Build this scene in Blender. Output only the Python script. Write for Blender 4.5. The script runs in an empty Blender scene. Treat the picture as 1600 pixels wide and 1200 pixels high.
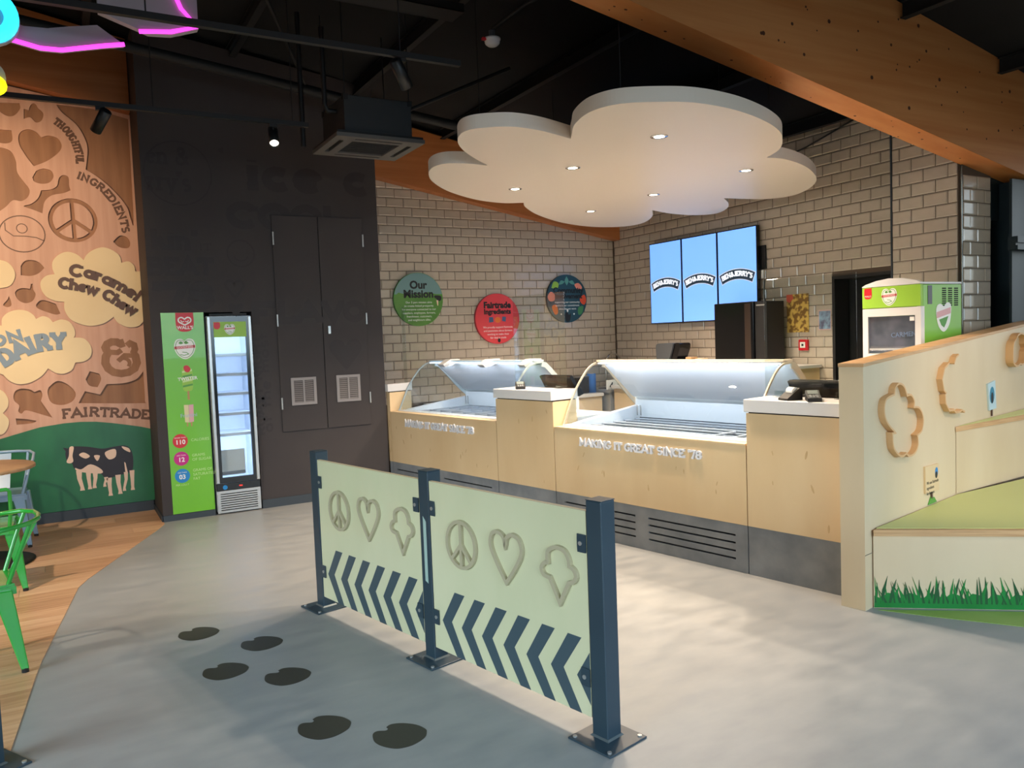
import bpy, bmesh, math, random
from mathutils import Vector, Matrix
random.seed(7)
PI = math.pi
SC = bpy.context.scene
COL = SC.collection

# ------------------------------------------------------------------ camera, light, exposure
cam = bpy.data.cameras.new('camera')
cam.sensor_fit = 'HORIZONTAL'; cam.sensor_width = 36.0; cam.lens = 27.675
cam.clip_start = 0.05; cam.clip_end = 200
cam_o = bpy.data.objects.new('camera', cam); COL.objects.link(cam_o)
CAM_YAW, CAM_PITCH, CAM_ROLL = math.radians(29.827), math.radians(-3.502), math.radians(-2.169)
fw = Vector((math.sin(CAM_YAW)*math.cos(CAM_PITCH), math.cos(CAM_YAW)*math.cos(CAM_PITCH), math.sin(CAM_PITCH)))
rt = Vector((math.cos(CAM_YAW), -math.sin(CAM_YAW), 0)); upv = rt.cross(fw)
cr, sr = math.cos(CAM_ROLL), math.sin(CAM_ROLL)
r2 = rt*cr + upv*sr; u2 = upv*cr - rt*sr
cam_o.matrix_world = Matrix(((r2.x, u2.x, -fw.x, 0), (r2.y, u2.y, -fw.y, 0), (r2.z, u2.z, -fw.z, 1.6), (0, 0, 0, 1)))
SC.camera = cam_o
SC.view_settings.view_transform = 'Standard'; SC.view_settings.look = 'None'
SC.view_settings.exposure = 0.12; SC.view_settings.gamma = 1.0
SC.view_settings.use_curve_mapping = False
SC.cycles.use_denoising = True
SC.cycles.max_bounces = 10; SC.cycles.transparent_max_bounces = 16
SC.cycles.caustics_reflective = False; SC.cycles.caustics_refractive = False
SC.cycles.sample_clamp_indirect = 6.0

world = bpy.data.worlds.new('world'); SC.world = world; world.use_nodes = True
wn = world.node_tree
bg = wn.nodes['Background']
sky = wn.nodes.new('ShaderNodeTexSky'); sky.sky_type = 'NISHITA'; sky.sun_disc = False
sky.sun_elevation = math.radians(35); sky.sun_rotation = math.radians(200); sky.air_density = 1.0; sky.dust_density = 1.5
wn.links.new(sky.outputs['Color'], bg.inputs['Color']); bg.inputs['Strength'].default_value = 0.22

def light(kind, name, loc, target, energy, color, size=None, size_y=None, spot=None, blend=0.5, radius=0.04, spread=180):
    l = bpy.data.lights.new(name, kind); l.energy = energy; l.color = color
    if kind == 'AREA':
        l.shape = 'RECTANGLE'; l.size = size; l.size_y = size_y or size; l.spread = math.radians(spread)
    else:
        l.shadow_soft_size = radius
    if kind == 'SPOT':
        l.spot_size = math.radians(spot); l.spot_blend = blend
    o = bpy.data.objects.new(name, l); COL.objects.link(o); o.location = loc
    o.rotation_euler = (Vector(target)-Vector(loc)).to_track_quat('-Z', 'Y').to_euler()
    return o
DAY = (0.56, 0.80, 1.0)
# daylight through the shop's glazed front (behind the camera) and glazed right side
light('AREA', 'daylight_front', (2.4, -3.6, 2.2), (2.2, 1.6, 0), 80, DAY, 7.5, 1.8, spread=76)
light('AREA', 'daylight_side', (8.3, 0.2, 2.2), (3.6, 1.6, 0), 15, (0.86, 0.94, 1.0), 6.0, 1.8, spread=70)
light('AREA', 'daylight_left', (-5.7, 3.0, 2.2), (-1.2, 4.2, 0), 98, (0.76, 0.93, 1.0), 6.5, 1.8, spread=66)
WARM = (1.0, 0.80, 0.60)
CLOUD_LIGHTS = [(3.451, 3.986), (3.455, 4.979), (4.856, 4.576), (3.464, 5.86), (4.845, 5.696), (4.842, 6.681)]
CLOUD_Z = 2.85
for x, y in CLOUD_LIGHTS:
    light('SPOT', 'cloud_downlight', (x, y, CLOUD_Z-0.03), (x, y, 0), 205, WARM, spot=130, blend=0.7, radius=0.05)

# low sun through the glazed front falling on the floor behind the camera; it bounces up to the cloud and the beam
light('SPOT', 'sun_patch', (1.2, -3.4, 3.1), (1.4, -1.3, 0), 900, (1.0, .90, .76), spot=50, blend=.2, radius=.05)
# added fill spots out of frame, without fixtures, brightening floor and steps
for p, q, e in (((-1.8, 5.0, 3.6), (0.3, 7.0, 0), 380), ((0.2, 3.6, 3.9), (1.8, 6.4, 0), 280), ((3.9, 0.6, 3.4), (5.3, 2.9, .8), 230)):
    light('SPOT', 'fill_spot', p, q, e, WARM, spot=70 if p[0] < 3 else 44, blend=.9, radius=.06)

# ------------------------------------------------------------------ helpers
def lin(c):
    return tuple(((v/255)/12.92 if v/255 <= 0.04045 else ((v/255+0.055)/1.055)**2.4) for v in c)
MATS = {}
def mat(name, rgb, rough=0.5, metal=0.0, rgb2=None, scale=5.0, stretch=(1, 1, 1), detail=3.0, contrast=(0.35, 0.65), bump=0.0, emit=None, coat=0.0, spec=0.5, rough2=None):
    """principled material; rgb2 mixes in with a noise stretched along an axis"""
    if name in MATS: return MATS[name]
    m = bpy.data.materials.new(name); m.use_nodes = True
    nt = m.node_tree; b = nt.nodes['Principled BSDF']
    b.inputs['Base Color'].default_value = (*lin(rgb), 1); b.inputs['Roughness'].default_value = rough
    b.inputs['Metallic'].default_value = metal; b.inputs['Specular IOR Level'].default_value = spec
    b.inputs['Coat Weight'].default_value = coat
    if rgb2 or bump:
        tc = nt.nodes.new('ShaderNodeTexCoord'); mp = nt.nodes.new('ShaderNodeMapping')
        mp.inputs['Scale'].default_value = stretch
        nz = nt.nodes.new('ShaderNodeTexNoise'); nz.inputs['Scale'].default_value = scale; nz.inputs['Detail'].default_value = detail
        nt.links.new(tc.outputs['Object'], mp.inputs['Vector']); nt.links.new(mp.outputs['Vector'], nz.inputs['Vector'])
        if rgb2:
            rp = nt.nodes.new('ShaderNodeValToRGB')
            rp.color_ramp.elements[0].position = contrast[0]; rp.color_ramp.elements[1].position = contrast[1]
            rp.color_ramp.elements[0].color = (*lin(rgb), 1); rp.color_ramp.elements[1].color = (*lin(rgb2), 1)
            nt.links.new(nz.outputs['Fac'], rp.inputs['Fac']); nt.links.new(rp.outputs['Color'], b.inputs['Base Color'])
        if rough2 is not None:
            mr = nt.nodes.new('ShaderNodeMapRange'); mr.inputs['From Min'].default_value = .3; mr.inputs['From Max'].default_value = .7
            mr.inputs['To Min'].default_value = rough; mr.inputs['To Max'].default_value = rough2
            nt.links.new(nz.outputs['Fac'], mr.inputs['Value']); nt.links.new(mr.outputs['Result'], b.inputs['Roughness'])
        if bump:
            bp = nt.nodes.new('ShaderNodeBump'); bp.inputs['Strength'].default_value = bump; bp.inputs['Distance'].default_value = 0.01
            nt.links.new(nz.outputs['Fac'], bp.inputs['Height']); nt.links.new(bp.outputs['Normal'], b.inputs['Normal'])
    if emit:
        b.inputs['Emission Color'].default_value = (*lin(rgb), 1); b.inputs['Emission Strength'].default_value = emit
    MATS[name] = m
    return m
def glass(name, rgb=(245, 250, 250), ior=1.45, rough=0.0, gain=1.0):
    if name in MATS: return MATS[name]
    m = bpy.data.materials.new(name); m.use_nodes = True; nt = m.node_tree
    nt.nodes.remove(nt.nodes['Principled BSDF'])
    t = nt.nodes.new('ShaderNodeBsdfTransparent'); t.inputs['Color'].default_value = (*lin(rgb), 1)
    g = nt.nodes.new('ShaderNodeBsdfGlossy'); g.inputs['Roughness'].default_value = rough
    f = nt.nodes.new('ShaderNodeLayerWeight'); f.inputs['Blend'].default_value = .5
    pw = nt.nodes.new('ShaderNodeMath'); pw.operation = 'POWER'; pw.inputs[1].default_value = 5.0
    mu = nt.nodes.new('ShaderNodeMath'); mu.operation = 'MULTIPLY_ADD'; mu.inputs[1].default_value = .9*gain; mu.inputs[2].default_value = .045*gain
    nt.links.new(f.outputs['Facing'], pw.inputs[0])
    x = nt.nodes.new('ShaderNodeMixShader')
    nt.links.new(pw.outputs[0], mu.inputs[0]); nt.links.new(mu.outputs[0], x.inputs['Fac'])
    nt.links.new(t.outputs[0], x.inputs[1]); nt.links.new(g.outputs[0], x.inputs[2])
    nt.links.new(x.outputs[0], nt.nodes['Material Output'].inputs['Surface'])
    MATS[name] = m
    return m

class MB:
    """collects shapes; build() links them as one mesh object"""
    def __init__(s): s.v = []; s.f = []; s.sm = set()
    def add(s, v, f, smooth=False):
        b = len(s.v); s.v += [tuple(p) for p in v]
        for q in f:
            if smooth: s.sm.add(len(s.f))
            s.f.append(tuple(i+b for i in q))
        return s
    def box(s, x0, x1, y0, y1, z0, z1, bev=0.0):
        if bev:
            bm = bmesh.new(); bmesh.ops.create_cube(bm, size=1)
            for v in bm.verts: v.co = Vector(((x0+x1)/2+v.co.x*(x1-x0), (y0+y1)/2+v.co.y*(y1-y0), (z0+z1)/2+v.co.z*(z1-z0)))
            bmesh.ops.bevel(bm, geom=bm.edges[:], offset=bev, segments=2, affect='EDGES', profile=0.5)
            return s.bm(bm)
        v = [(x, y, z) for x in (x0, x1) for y in (y0, y1) for z in (z0, z1)]
        return s.add(v, [(0, 1, 3, 2), (4, 6, 7, 5), (0, 4, 5, 1), (2, 3, 7, 6), (0, 2, 6, 4), (1, 5, 7, 3)])
    def bm(s, bm, smooth=False):
        bm.verts.index_update()
        s.add([v.co[:] for v in bm.verts], [[v.index for v in f.verts] for f in bm.faces], smooth); bm.free(); return s
    def prism(s, poly, z0, z1, smooth=False):          # xy outline
        n = len(poly); a = sum(poly[i][0]*poly[(i+1) % n][1]-poly[(i+1) % n][0]*poly[i][1] for i in range(n))
        if a < 0: poly = poly[::-1]
        f0 = z0 if callable(z0) else (lambda x, y: z0); f1 = z1 if callable(z1) else (lambda x, y: z1)
        v = [(x, y, f0(x, y)) for x, y in poly]+[(x, y, f1(x, y)) for x, y in poly]
        s.add(v, [tuple(range(n-1, -1, -1)), tuple(range(n, 2*n))])
        b = len(s.v)-2*n
        for i in range(n):
            j = (i+1) % n
            if smooth: s.sm.add(len(s.f))
            s.f.append((b+i, b+j, b+n+j, b+n+i))
        return s
    def plate(s, poly, y0, y1):                         # xz outline, y0 front (outward is -y)
        n = len(poly); a = sum(poly[i][0]*poly[(i+1) % n][1]-poly[(i+1) % n][0]*poly[i][1] for i in range(n))
        if a < 0: poly = poly[::-1]
        v = [(x, y0, z) for x, z in poly]+[(x, y1, z) for x, z in poly]
        f = [tuple(range(n)), tuple(range(2*n-1, n-1, -1))]+[((i+1) % n, i, n+i, n+(i+1) % n) for i in range(n)]
        return s.add(v, f)
    def yzprism(s, poly, x0, x1):                       # yz outline
        n = len(poly); v = [(x0, y, z) for y, z in poly]+[(x1, y, z) for y, z in poly]
        return s.add(v, [tuple(range(n-1, -1, -1)), tuple(range(n, 2*n))]+[(i, (i+1) % n, n+(i+1) % n, n+i) for i in range(n)])
    def cyl(s, c, r, h, axis='z', n=24, r2=None, smooth=True):
        r2 = r if r2 is None else r2
        def P(a, rr, t):
            x, y = rr*math.cos(a), rr*math.sin(a)
            return {'z': (c[0]+x, c[1]+y, c[2]+t), 'y': (c[0]+x, c[1]+t, c[2]+y), 'x': (c[0]+t, c[1]+x, c[2]+y)}[axis]
        v = [P(2*PI*i/n, r, 0) for i in range(n)]+[P(2*PI*i/n, r2, h) for i in range(n)]
        s.add(v, [tuple(range(n-1, -1, -1)), tuple(range(n, 2*n))])
        return s.add(v, [(i, (i+1) % n, n+(i+1) % n, n+i) for i in range(n)], smooth)
    def tube(s, path, r, n=8, closed=False, flat=1.0):
        P = [Vector(p) for p in path]; m = len(P); v = []; prev = None
        for i, p in enumerate(P):
            a = P[i-1] if (i > 0 or closed) else p; b = P[(i+1) % m] if (i < m-1 or closed) else p
            t = (b-a).normalized()
            if prev is None:
                q = Vector((0, 0, 1)) if abs(t.z) < 0.9 else Vector((1, 0, 0))
                prev = t.cross(q).normalized()
            prev = (prev-t*prev.dot(t)).normalized(); w = t.cross(prev)
            rr = r[i] if isinstance(r, (list, tuple)) else r
            v += [(p+prev*rr*math.cos(2*PI*k/n)+w*rr*flat*math.sin(2*PI*k/n))[:] for k in range(n)]
        f = []
        for i in range(m if closed else m-1):
            j = (i+1) % m
            f += [(i*n+k, i*n+(k+1) % n, j*n+(k+1) % n, j*n+k) for k in range(n)]
        s.add(v, f, True)
        if not closed: s.add([v[k] for k in range(n)], [tuple(range(n-1, -1, -1))]); s.add(v[-n:], [tuple(range(n))])
        return s
    def lathe(s, prof, c=(0, 0, 0), n=32, smooth=True, caps=True):
        v = []; m = len(prof)
        for r, z in prof: v += [(c[0]+r*math.cos(2*PI*k/n), c[1]+r*math.sin(2*PI*k/n), c[2]+z) for k in range(n)]
        s.add(v, [(i*n+k, i*n+(k+1) % n, (i+1)*n+(k+1) % n, (i+1)*n+k) for i in range(m-1) for k in range(n)], smooth)
        if not caps: return s
        s.add(v[:n], [tuple(range(n-1, -1, -1))]); return s.add(v[-n:], [tuple(range(n))])
    def shift(s, dx, dy, dz): s.v = [(x+dx, y+dy, z+dz) for x, y, z in s.v]; return s
    def mesh(s, name, m):
        me = bpy.data.meshes.new(name); me.from_pydata(s.v, [], s.f); me.update()
        if s.sm:
            me.polygons.foreach_set('use_smooth', [i in s.sm for i in range(len(s.f))])
        if m: me.materials.append(m)
        return me
    def build(s, name, m, parent=None, kind=None, label=None):
        o = bpy.data.objects.new(name, s.mesh(name, m)); COL.objects.link(o)
        if parent is not None: o.parent = parent
        if kind: o['kind'] = kind
        if label: o['label'] = label
        return o
def tag(o, label, cat, group=None):
    o['label'] = label; o['category'] = cat
    if group: o['group'] = group
    return o
def thing(name, label, cat, loc=(0, 0, 0), rz=0.0, group=None):
    o = bpy.data.objects.new(name, None); COL.objects.link(o); o.empty_display_size = 0.1
    o.location = loc; o.rotation_euler = (0, 0, rz)
    return tag(o, label, cat, group)
def struct(mb, name, m, loc=(0, 0, 0), rz=0.0, parent=None):
    o = mb.build(name, m, parent); o.location = loc; o.rotation_euler = (0, 0, rz); o['kind'] = 'structure'
    return o
def dup(root, loc, rz, label=None, group=None):
    r = root.copy(); COL.objects.link(r); r.location = loc; r.rotation_euler = (0, 0, rz)
    if label: r['label'] = label
    if group: r['group'] = group
    for ch in list(root.children):
        c = ch.copy(); COL.objects.link(c); c.parent = r
        for g in ch.children:
            d = g.copy(); COL.objects.link(d); d.parent = c
    return r
def smooth_poly(pts, n=6):
    """closed Catmull-Rom through pts; a third item marks a sharp corner"""
    m = len(pts); P = [Vector((p[0], p[1])) for p in pts]; c = [len(p) > 2 for p in pts]; out = []
    for i in range(m):
        p1, p2 = P[i], P[(i+1) % m]
        p0 = P[i-1] if not c[i] else p1-(p2-p1)*0.0
        p3 = P[(i+2) % m] if not c[(i+1) % m] else p2
        for k in range(n):
            t = k/n
            q = 0.5*((2*p1)+(p2-p0)*t+(2*p0-5*p1+4*p2-p3)*t*t+(3*p1-p0-3*p2+p3)*t**3)
            out.append((q.x, q.y))
    return out
def circ(cx, cy, r, n=32, ry=None, a0=0, a1=2*PI, end=False):
    ry = r if ry is None else ry
    return [(cx+r*math.cos(a0+(a1-a0)*i/(n if not end else n-1)), cy+ry*math.sin(a0+(a1-a0)*i/(n if not end else n-1))) for i in range(n)]
def from_curve(cu):
    o = bpy.data.objects.new('tmp', cu); COL.objects.link(o)
    dg = bpy.context.evaluated_depsgraph_get(); dg.update()
    me = o.evaluated_get(dg).to_mesh()
    v = [x.co[:] for x in me.vertices]; f = [tuple(p.vertices) for p in me.polygons]
    o.evaluated_get(dg).to_mesh_clear(); bpy.data.objects.remove(o); bpy.data.curves.remove(cu)
    return v, f
def holed(outer, holes, y0, y1, mb=None):
    """plate in the xz plane with holes (islands inside holes allowed)"""
    cu = bpy.data.curves.new('tmp', 'CURVE'); cu.dimensions = '2D'; cu.fill_mode = 'BOTH'; cu.extrude = (y1-y0)/2
    for poly in [outer]+holes:
        sp = cu.splines.new('POLY'); sp.points.add(len(poly)-1); sp.use_cyclic_u = True
        for i, (x, z) in enumerate(poly): sp.points[i].co = (x, z, 0, 1)
    v, f = from_curve(cu); yc = (y0+y1)/2
    return (mb or MB()).add([(x, yc-w, z) for x, z, w in v], f)
def text(body, size, x, z, y0, y1, mb=None, align='CENTER', bold=0.0, rot=0.0, sx=1.0):
    """plain sans lettering in the xz plane"""
    cu = bpy.data.curves.new('tmp', 'FONT'); cu.body = body; cu.size = size; cu.align_x = align; cu.align_y = 'CENTER'
    cu.extrude = (y1-y0)/2; cu.offset = bold; cu.resolution_u = 3
    v, f = from_curve(cu); yc = (y0+y1)/2; c, s = math.cos(rot), math.sin(rot)
    return (mb or MB()).add([(x+a*sx*c-b*s, yc-w, z+a*sx*s+b*c) for a, b, w in v], f)
def ring_poly(mb, pts, t, y0, y1, closed=True):
    """band of width t along a polyline, as a plate"""
    P = [Vector(p[:2]) for p in pts]; m = len(P); L = []; R = []
    for i in range(m):
        a = P[i-1] if (closed or i > 0) else P[i]; b = P[(i+1) % m] if (closed or i < m-1) else P[i]
        d1 = (P[i]-a); d2 = (b-P[i])
        d1 = d1.normalized() if d1.length > 1e-9 else d2.normalized(); d2 = d2.normalized() if d2.length > 1e-9 else d1
        n1 = Vector((-d1.y, d1.x)); n2 = Vector((-d2.y, d2.x)); n = (n1+n2)
        n = n.normalized() if n.length > 1e-6 else n1
        k = t/2/max(0.45, n.dot(n1)); L.append(P[i]+n*k); R.append(P[i]-n*k)
    v = []
    for q in (L, R): v += [(p.x, y0, p.y) for p in q]
    for q in (L, R): v += [(p.x, y1, p.y) for p in q]
    f = []
    for i in range(m if closed else m-1):
        j = (i+1) % m
        f += [(i, m+i, m+j, j), (2*m+i, 2*m+j, 3*m+j, 3*m+i), (i, j, 2*m+j, 2*m+i), (m+i, 3*m+i, 3*m+j, m+j)]
    if not closed: f += [(0, 2*m, 3*m, m), (m-1, 2*m-1, 4*m-1, 3*m-1)]
    return mb.add(v, f)

# chunky slab lettering: strokes on a unit box, slabs where a stroke ends on the base or cap line
def arc(cx, cy, rx, ry, a0, a1, n=9): return [(cx+rx*math.cos(math.radians(a0+(a1-a0)*i/(n-1))), cy+ry*math.sin(math.radians(a0+(a1-a0)*i/(n-1)))) for i in range(n)]
GL = {
 'A': (.9, [[(0.02, 0), (.45, 1), (.88, 0)], [(.2, .33), (.7, .33)]]),
 'B': (.75, [[(.1, 0), (.1, 1)], [(0, 1), (.4, 1)]+arc(.4, .76, .24, .24, 90, -90)+[(.1, .52)], arc(.42, .26, .28, .26, 90, -90)+[(0, 0)]]),
 'C': (.78, [arc(.42, .5, .37, .5, 45, 315, 13), [(.72, .98), (.72, .72)]]),
 'D': (.8, [[(.1, 0), (.1, 1)], [(0, 1), (.35, 1)]+arc(.35, .5, .4, .5, 90, -90, 11)+[(0, 0)]]),
 'E': (.7, [[(.1, 0), (.1, 1)], [(0, 1), (.64, 1), (.64, .78)], [(.1, .52), (.48, .52)], [(0, 0), (.66, 0), (.66, .24)]]),
 'F': (.66, [[(.1, 0), (.1, 1)], [(0, 1), (.62, 1), (.62, .76)], [(.1, .5), (.46, .5)]]),
 'G': (.82, [arc(.42, .5, .37, .5, 45, 350, 14), [(.46, .42), (.8, .42)], [(.72, .98), (.72, .74)]]),
 'H': (.84, [[(.12, 0), (.12, 1)], [(.72, 0), (.72, 1)], [(.12, .5), (.72, .5)]]),
 'I': (.36, [[(.18, 0), (.18, 1)]]),
 'J': (.55, [[(.4, 1), (.4, .25)]+arc(.22, .22, .18, .22, 0, -170, 7)]),
 'K': (.82, [[(.12, 0), (.12, 1)], [(.7, 1), (.14, .45)], [(.32, .6), (.74, 0)]]),
 'L': (.66, [[(.12, 0), (.12, 1)], [(0, 0), (.64, 0), (.64, .28)]]),
 'M': (1.0, [[(.1, 0), (.12, 1), (.5, .3), (.88, 1), (.9, 0)]]),
 'N': (.86, [[(.12, 0), (.12, 1), (.74, 0), (.74, 1)]]),
 'O': (.84, [arc(.42, .5, .37, .5, 0, 360, 18)]),
 'P': (.72, [[(.12, 0), (.12, 1)], [(0, 1), (.4, 1)]+arc(.4, .74, .26, .26, 90, -90)+[(.12, .48)]]),
 'R': (.82, [[(.12, 0), (.12, 1)], [(0, 1), (.42, 1)]+arc(.42, .75, .25, .25, 90, -90)+[(.12, .5)], [(.4, .5), (.74, 0)]]),
 'S': (.7, [arc(.35, .75, .27, .25, 35, 270, 9)+arc(.35, .25, .29, .25, 90, -145, 9)]),
 'T': (.76, [[(.38, 0), (.38, 1)], [(.04, .74), (.04, 1), (.72, 1), (.72, .74)]]),
 'U': (.82, [[(.12, 1), (.12, .35)]+arc(.41, .32, .29, .32, 180, 360, 9)+[(.7, .35), (.7, 1)]]),
 'V': (.82, [[(.04, 1), (.41, 0), (.78, 1)]]),
 'W': (1.1, [[(.04, 1), (.3, 0), (.55, .8), (.8, 0), (1.06, 1)]]),
 'Y': (.82, [[(.06, 1), (.41, .45), (.76, 1)], [(.41, .45), (.41, 0)]]),
 '7': (.62, [[(.04, .78), (.04, 1), (.56, 1), (.26, 0)]]),
 '8': (.66, [arc(.33, .75, .24, .25, 0, 360, 14), arc(.33, .26, .28, .26, 0, 360, 14)]),
 '&': (.9, [[(.85, .02), (.24, .68)], arc(.38, .8, .18, .2, 200, -20, 8)+[(.5, .62), (.24, .46)], arc(.34, .24, .28, .24, 130, 330, 9)+[(.8, .5)]]),
 "'": (.26, [[(.13, 1.0), (.1, .74)]]),
 ' ': (.38, []),
 'a': (.62, [arc(.28, .3, .24, .3, 0, 360, 14), [(.52, .6), (.52, 0)]]),
 'c': (.58, [arc(.3, .3, .25, .3, 50, 315, 11)]),
 'e': (.6, [[(.1, .32), (.5, .32)], arc(.3, .3, .25, .3, 6, 320, 12)]),
 'h': (.66, [[(.1, 0), (.1, 1)], [(.1, .35)]+arc(.32, .36, .22, .24, 170, 0, 7)+[(.54, 0)]]),
 'i': (.3, [[(.15, 0), (.15, .6)], [(.15, .86), (.15, .94)]]),
 'k': (.62, [[(.1, 0), (.1, 1)], [(.5, .62), (.14, .28)], [(.24, .38), (.54, 0)]]),
 'l': (.3, [[(.15, 0), (.15, 1)]]),
 'm': (.98, [[(.1, 0), (.1, .6)], [(.1, .35)]+arc(.3, .38, .2, .22, 170, 0, 6)+[(.5, 0)], [(.5, .35)]+arc(.69, .38, .19, .22, 170, 0, 6)+[(.88, 0)]]),
 'n': (.66, [[(.1, 0), (.1, .6)], [(.1, .35)]+arc(.32, .36, .22, .24, 170, 0, 7)+[(.54, 0)]]),
 'o': (.62, [arc(.31, .3, .26, .3, 0, 360, 14)]),
 'r': (.5, [[(.1, 0), (.1, .6)], [(.1, .35)]+arc(.3, .36, .2, .22, 170, 60, 5)]),
 's': (.5, [arc(.25, .45, .18, .15, 40, 270, 8)+arc(.25, .15, .2, .15, 90, -140, 8)]),
 't': (.46, [[(.2, 0), (.2, .9)], [(.02, .6), (.42, .6)]]),
 'w': (.84, [[(.04, .6), (.22, 0), (.42, .5), (.62, 0), (.8, .6)]]),
 'y': (.6, [[(.04, .6), (.3, .02)], [(.56, .6), (.2, -.3)]]),
}
def glyph(ch, h, t, y0, y1, org=(0, 0), rot=0.0, sx=1.0, serif=True, mb=None):
    mb = mb or MB(); w, strokes = GL[ch]; tt = t*h
    c, s = math.cos(rot), math.sin(rot)
    def M(p): return (org[0]+p[0]*c-p[1]*s, org[1]+p[0]*s+p[1]*c)
    def Q(p): return (p[0]*h*sx, tt/2+p[1]*(h-tt))
    e = 0.0
    for st in strokes:
        q = [Q(p) for p in st]
        closed = math.dist(q[0], q[-1]) < 1e-6 and len(q) > 3
        ring_poly(mb, [M(p) for p in (q[:-1] if closed else q)], tt, y0-e, y1, closed); e += 0.00010
        if serif and len(st) >= 2:
            for a, b in ((st[0], st[1]), (st[-1], st[-2])):
                if (abs(a[1]) < .001 or abs(a[1]-1) < .001 or (ch.islower() and abs(a[1]-.6) < .001)) and abs(b[1]-a[1]) > .15:
                    x, z = Q(a); k = .15*h
                    mb.plate([M(p) for p in ((x-k, z-tt*.45), (x+k, z-tt*.45), (x+k, z+tt*.45), (x-k, z+tt*.45))], y0-e, y1); e += 0.00010
    return mb
def slab_text(body, h, t, y0, y1, path, parent, m, name='letter', sx=1.0, serif=True, joined=False, gap=.1):
    """letters spread along a path (xz points on their base line)"""
    P = [Vector(p) for p in path]; seg = [(P[i+1]-P[i]).length for i in range(len(P)-1)]; L = sum(seg)
    W = [GL[c][0]*sx+gap for c in body]; tot = sum(W)-gap; k = L/tot; out = []; pos = 0; big = MB()
    def at(d):
        for i, sl in enumerate(seg):
            if d <= sl or i == len(seg)-1:
                return P[i]+(P[i+1]-P[i])*(d/sl), math.atan2((P[i+1]-P[i]).y, (P[i+1]-P[i]).x)
            d -= sl
    for ch, w in zip(body, W):
        gw = (w-gap)
        if ch != ' ':
            p0, _ = at(pos*k); p1, _ = at((pos+gw)*k); d = p1-p0; r = math.atan2(d.y, d.x)
            g = glyph(ch, h, t, y0, y1, p0, r, sx*k/h, serif, big if joined else None)
            if not joined: out.append(g.build(name, m, parent))
        pos += w
    if joined: out.append(big.build(name, m, parent))
    return out

# ------------------------------------------------------------------ materials
M_VINYL = mat('floor_vinyl', (140, 144, 147), 0.33, rgb2=(164, 165, 164), scale=7, stretch=(.6, 1.4, 1), detail=12, contrast=(.2, .8), bump=0.03, rough2=0.5)
M_OAK = mat('oak_floor', (200, 150, 112), 0.36, rgb2=(222, 178, 138), scale=6, stretch=(.35, 6, 1), detail=6, bump=0.05)
M_GREENFLOOR = mat('green_floor', (140, 172, 84), 0.5, rgb2=(150, 180, 96), scale=3)
M_TILE = mat('tile_glaze', (184, 171, 155), 0.16, rgb2=(192, 179, 163), scale=.8, coat=.3)
M_GROUT = mat('grout', (84, 69, 56), 0.85)
M_PIERTRIM = mat('tile_trim', (150, 160, 160), 0.25, metal=.8)
M_PAPER = mat('dark_wallpaper', (57, 51, 52), 0.72, rgb2=(61, 55, 55), scale=2)
M_PRINT = mat('wallpaper_print', (45, 38, 39), 0.6)
M_DARKTRIM = mat('dark_skirting', (52, 60, 68), 0.5)
M_BLACK = mat('black_paint', (10, 10, 11), 0.8)
M_ROOF = mat('roof_deck', (7, 8, 10), 0.9, rgb2=(11, 12, 13), scale=3)
M_STEEL = mat('dark_steel', (24, 40, 48), 0.42, rgb2=(28, 45, 52), scale=4)
M_CEILSTEEL = mat('roof_steel', (20, 21, 23), 0.7)
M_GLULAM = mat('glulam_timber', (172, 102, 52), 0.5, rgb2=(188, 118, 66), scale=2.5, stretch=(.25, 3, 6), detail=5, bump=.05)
M_KNOT = mat('timber_knot', (84, 42, 18), 0.6)
M_CLOUDW = mat('cloud_white', (240, 228, 214), 0.42)
M_LAMP = mat('lamp_glow', (255, 240, 214), 0.4, emit=14.0)
M_CHROME = mat('chrome', (215, 215, 215), 0.12, metal=1.0)
M_BIRCH = mat('birch_ply', (216, 184, 140), 0.45, rgb2=(226, 198, 156), scale=2.2, stretch=(1.2, 1.2, .35), detail=5, contrast=(.3, .7))
M_BIRCHPALE = mat('birch_ply_pale', (214, 190, 154), 0.45, rgb2=(222, 200, 166), scale=2, stretch=(1.1, 1.1, .4), detail=5)
M_BIRCHBAR = mat('birch_ply_lacquered', (214, 214, 176), 0.3, rgb2=(222, 220, 184), scale=2.2, stretch=(1.2, 1.2, .5), detail=4, coat=.3)
M_EDGE = mat('ply_edge', (214, 172, 124), 0.5, rgb2=(190, 146, 100), scale=14, stretch=(.3, .3, 14))
M_KNOTPALE = mat('birch_knot', (198, 162, 116), 0.5, rgb2=(208, 174, 128), scale=30)
M_LAMINATE = mat('grey_laminate', (112, 116, 122), 0.5, rgb2=(140, 143, 147), scale=4.5, detail=8, contrast=(.35, .7))
M_SLAB = mat('white_worktop', (224, 221, 220), 0.28)
M_SHADOWGAP = mat('shadow_gap', (38, 34, 34), 0.8)
M_SIGNWHITE = mat('sign_letter_white', (226, 226, 232), 0.35)
M_FREEZERWHITE = mat('freezer_white', (232, 238, 244), 0.3)
M_LID = mat('freezer_lid', (222, 228, 238), 0.22)
M_FRAMECREAM = mat('freezer_frame', (206, 190, 166), 0.3)
M_TUBDARK = mat('tub_steel', (48, 53, 61), 0.25, metal=.3)
M_TUBRIM = mat('tub_rim', (206, 212, 220), 0.25, metal=.4)
M_GLASS = glass('clear_glass', (247, 250, 251))
M_ACRYL = glass('clear_acrylic', (247, 250, 249), gain=1.5)
M_FRIDGEGLASS = glass('fridge_glass', (240, 244, 248))
M_POST = mat('post_teal', (44, 62, 74), 0.38, rgb2=(48, 67, 79), scale=3)
M_CHEVRON = mat('chevron_slate', (66, 84, 94), 0.4)
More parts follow.
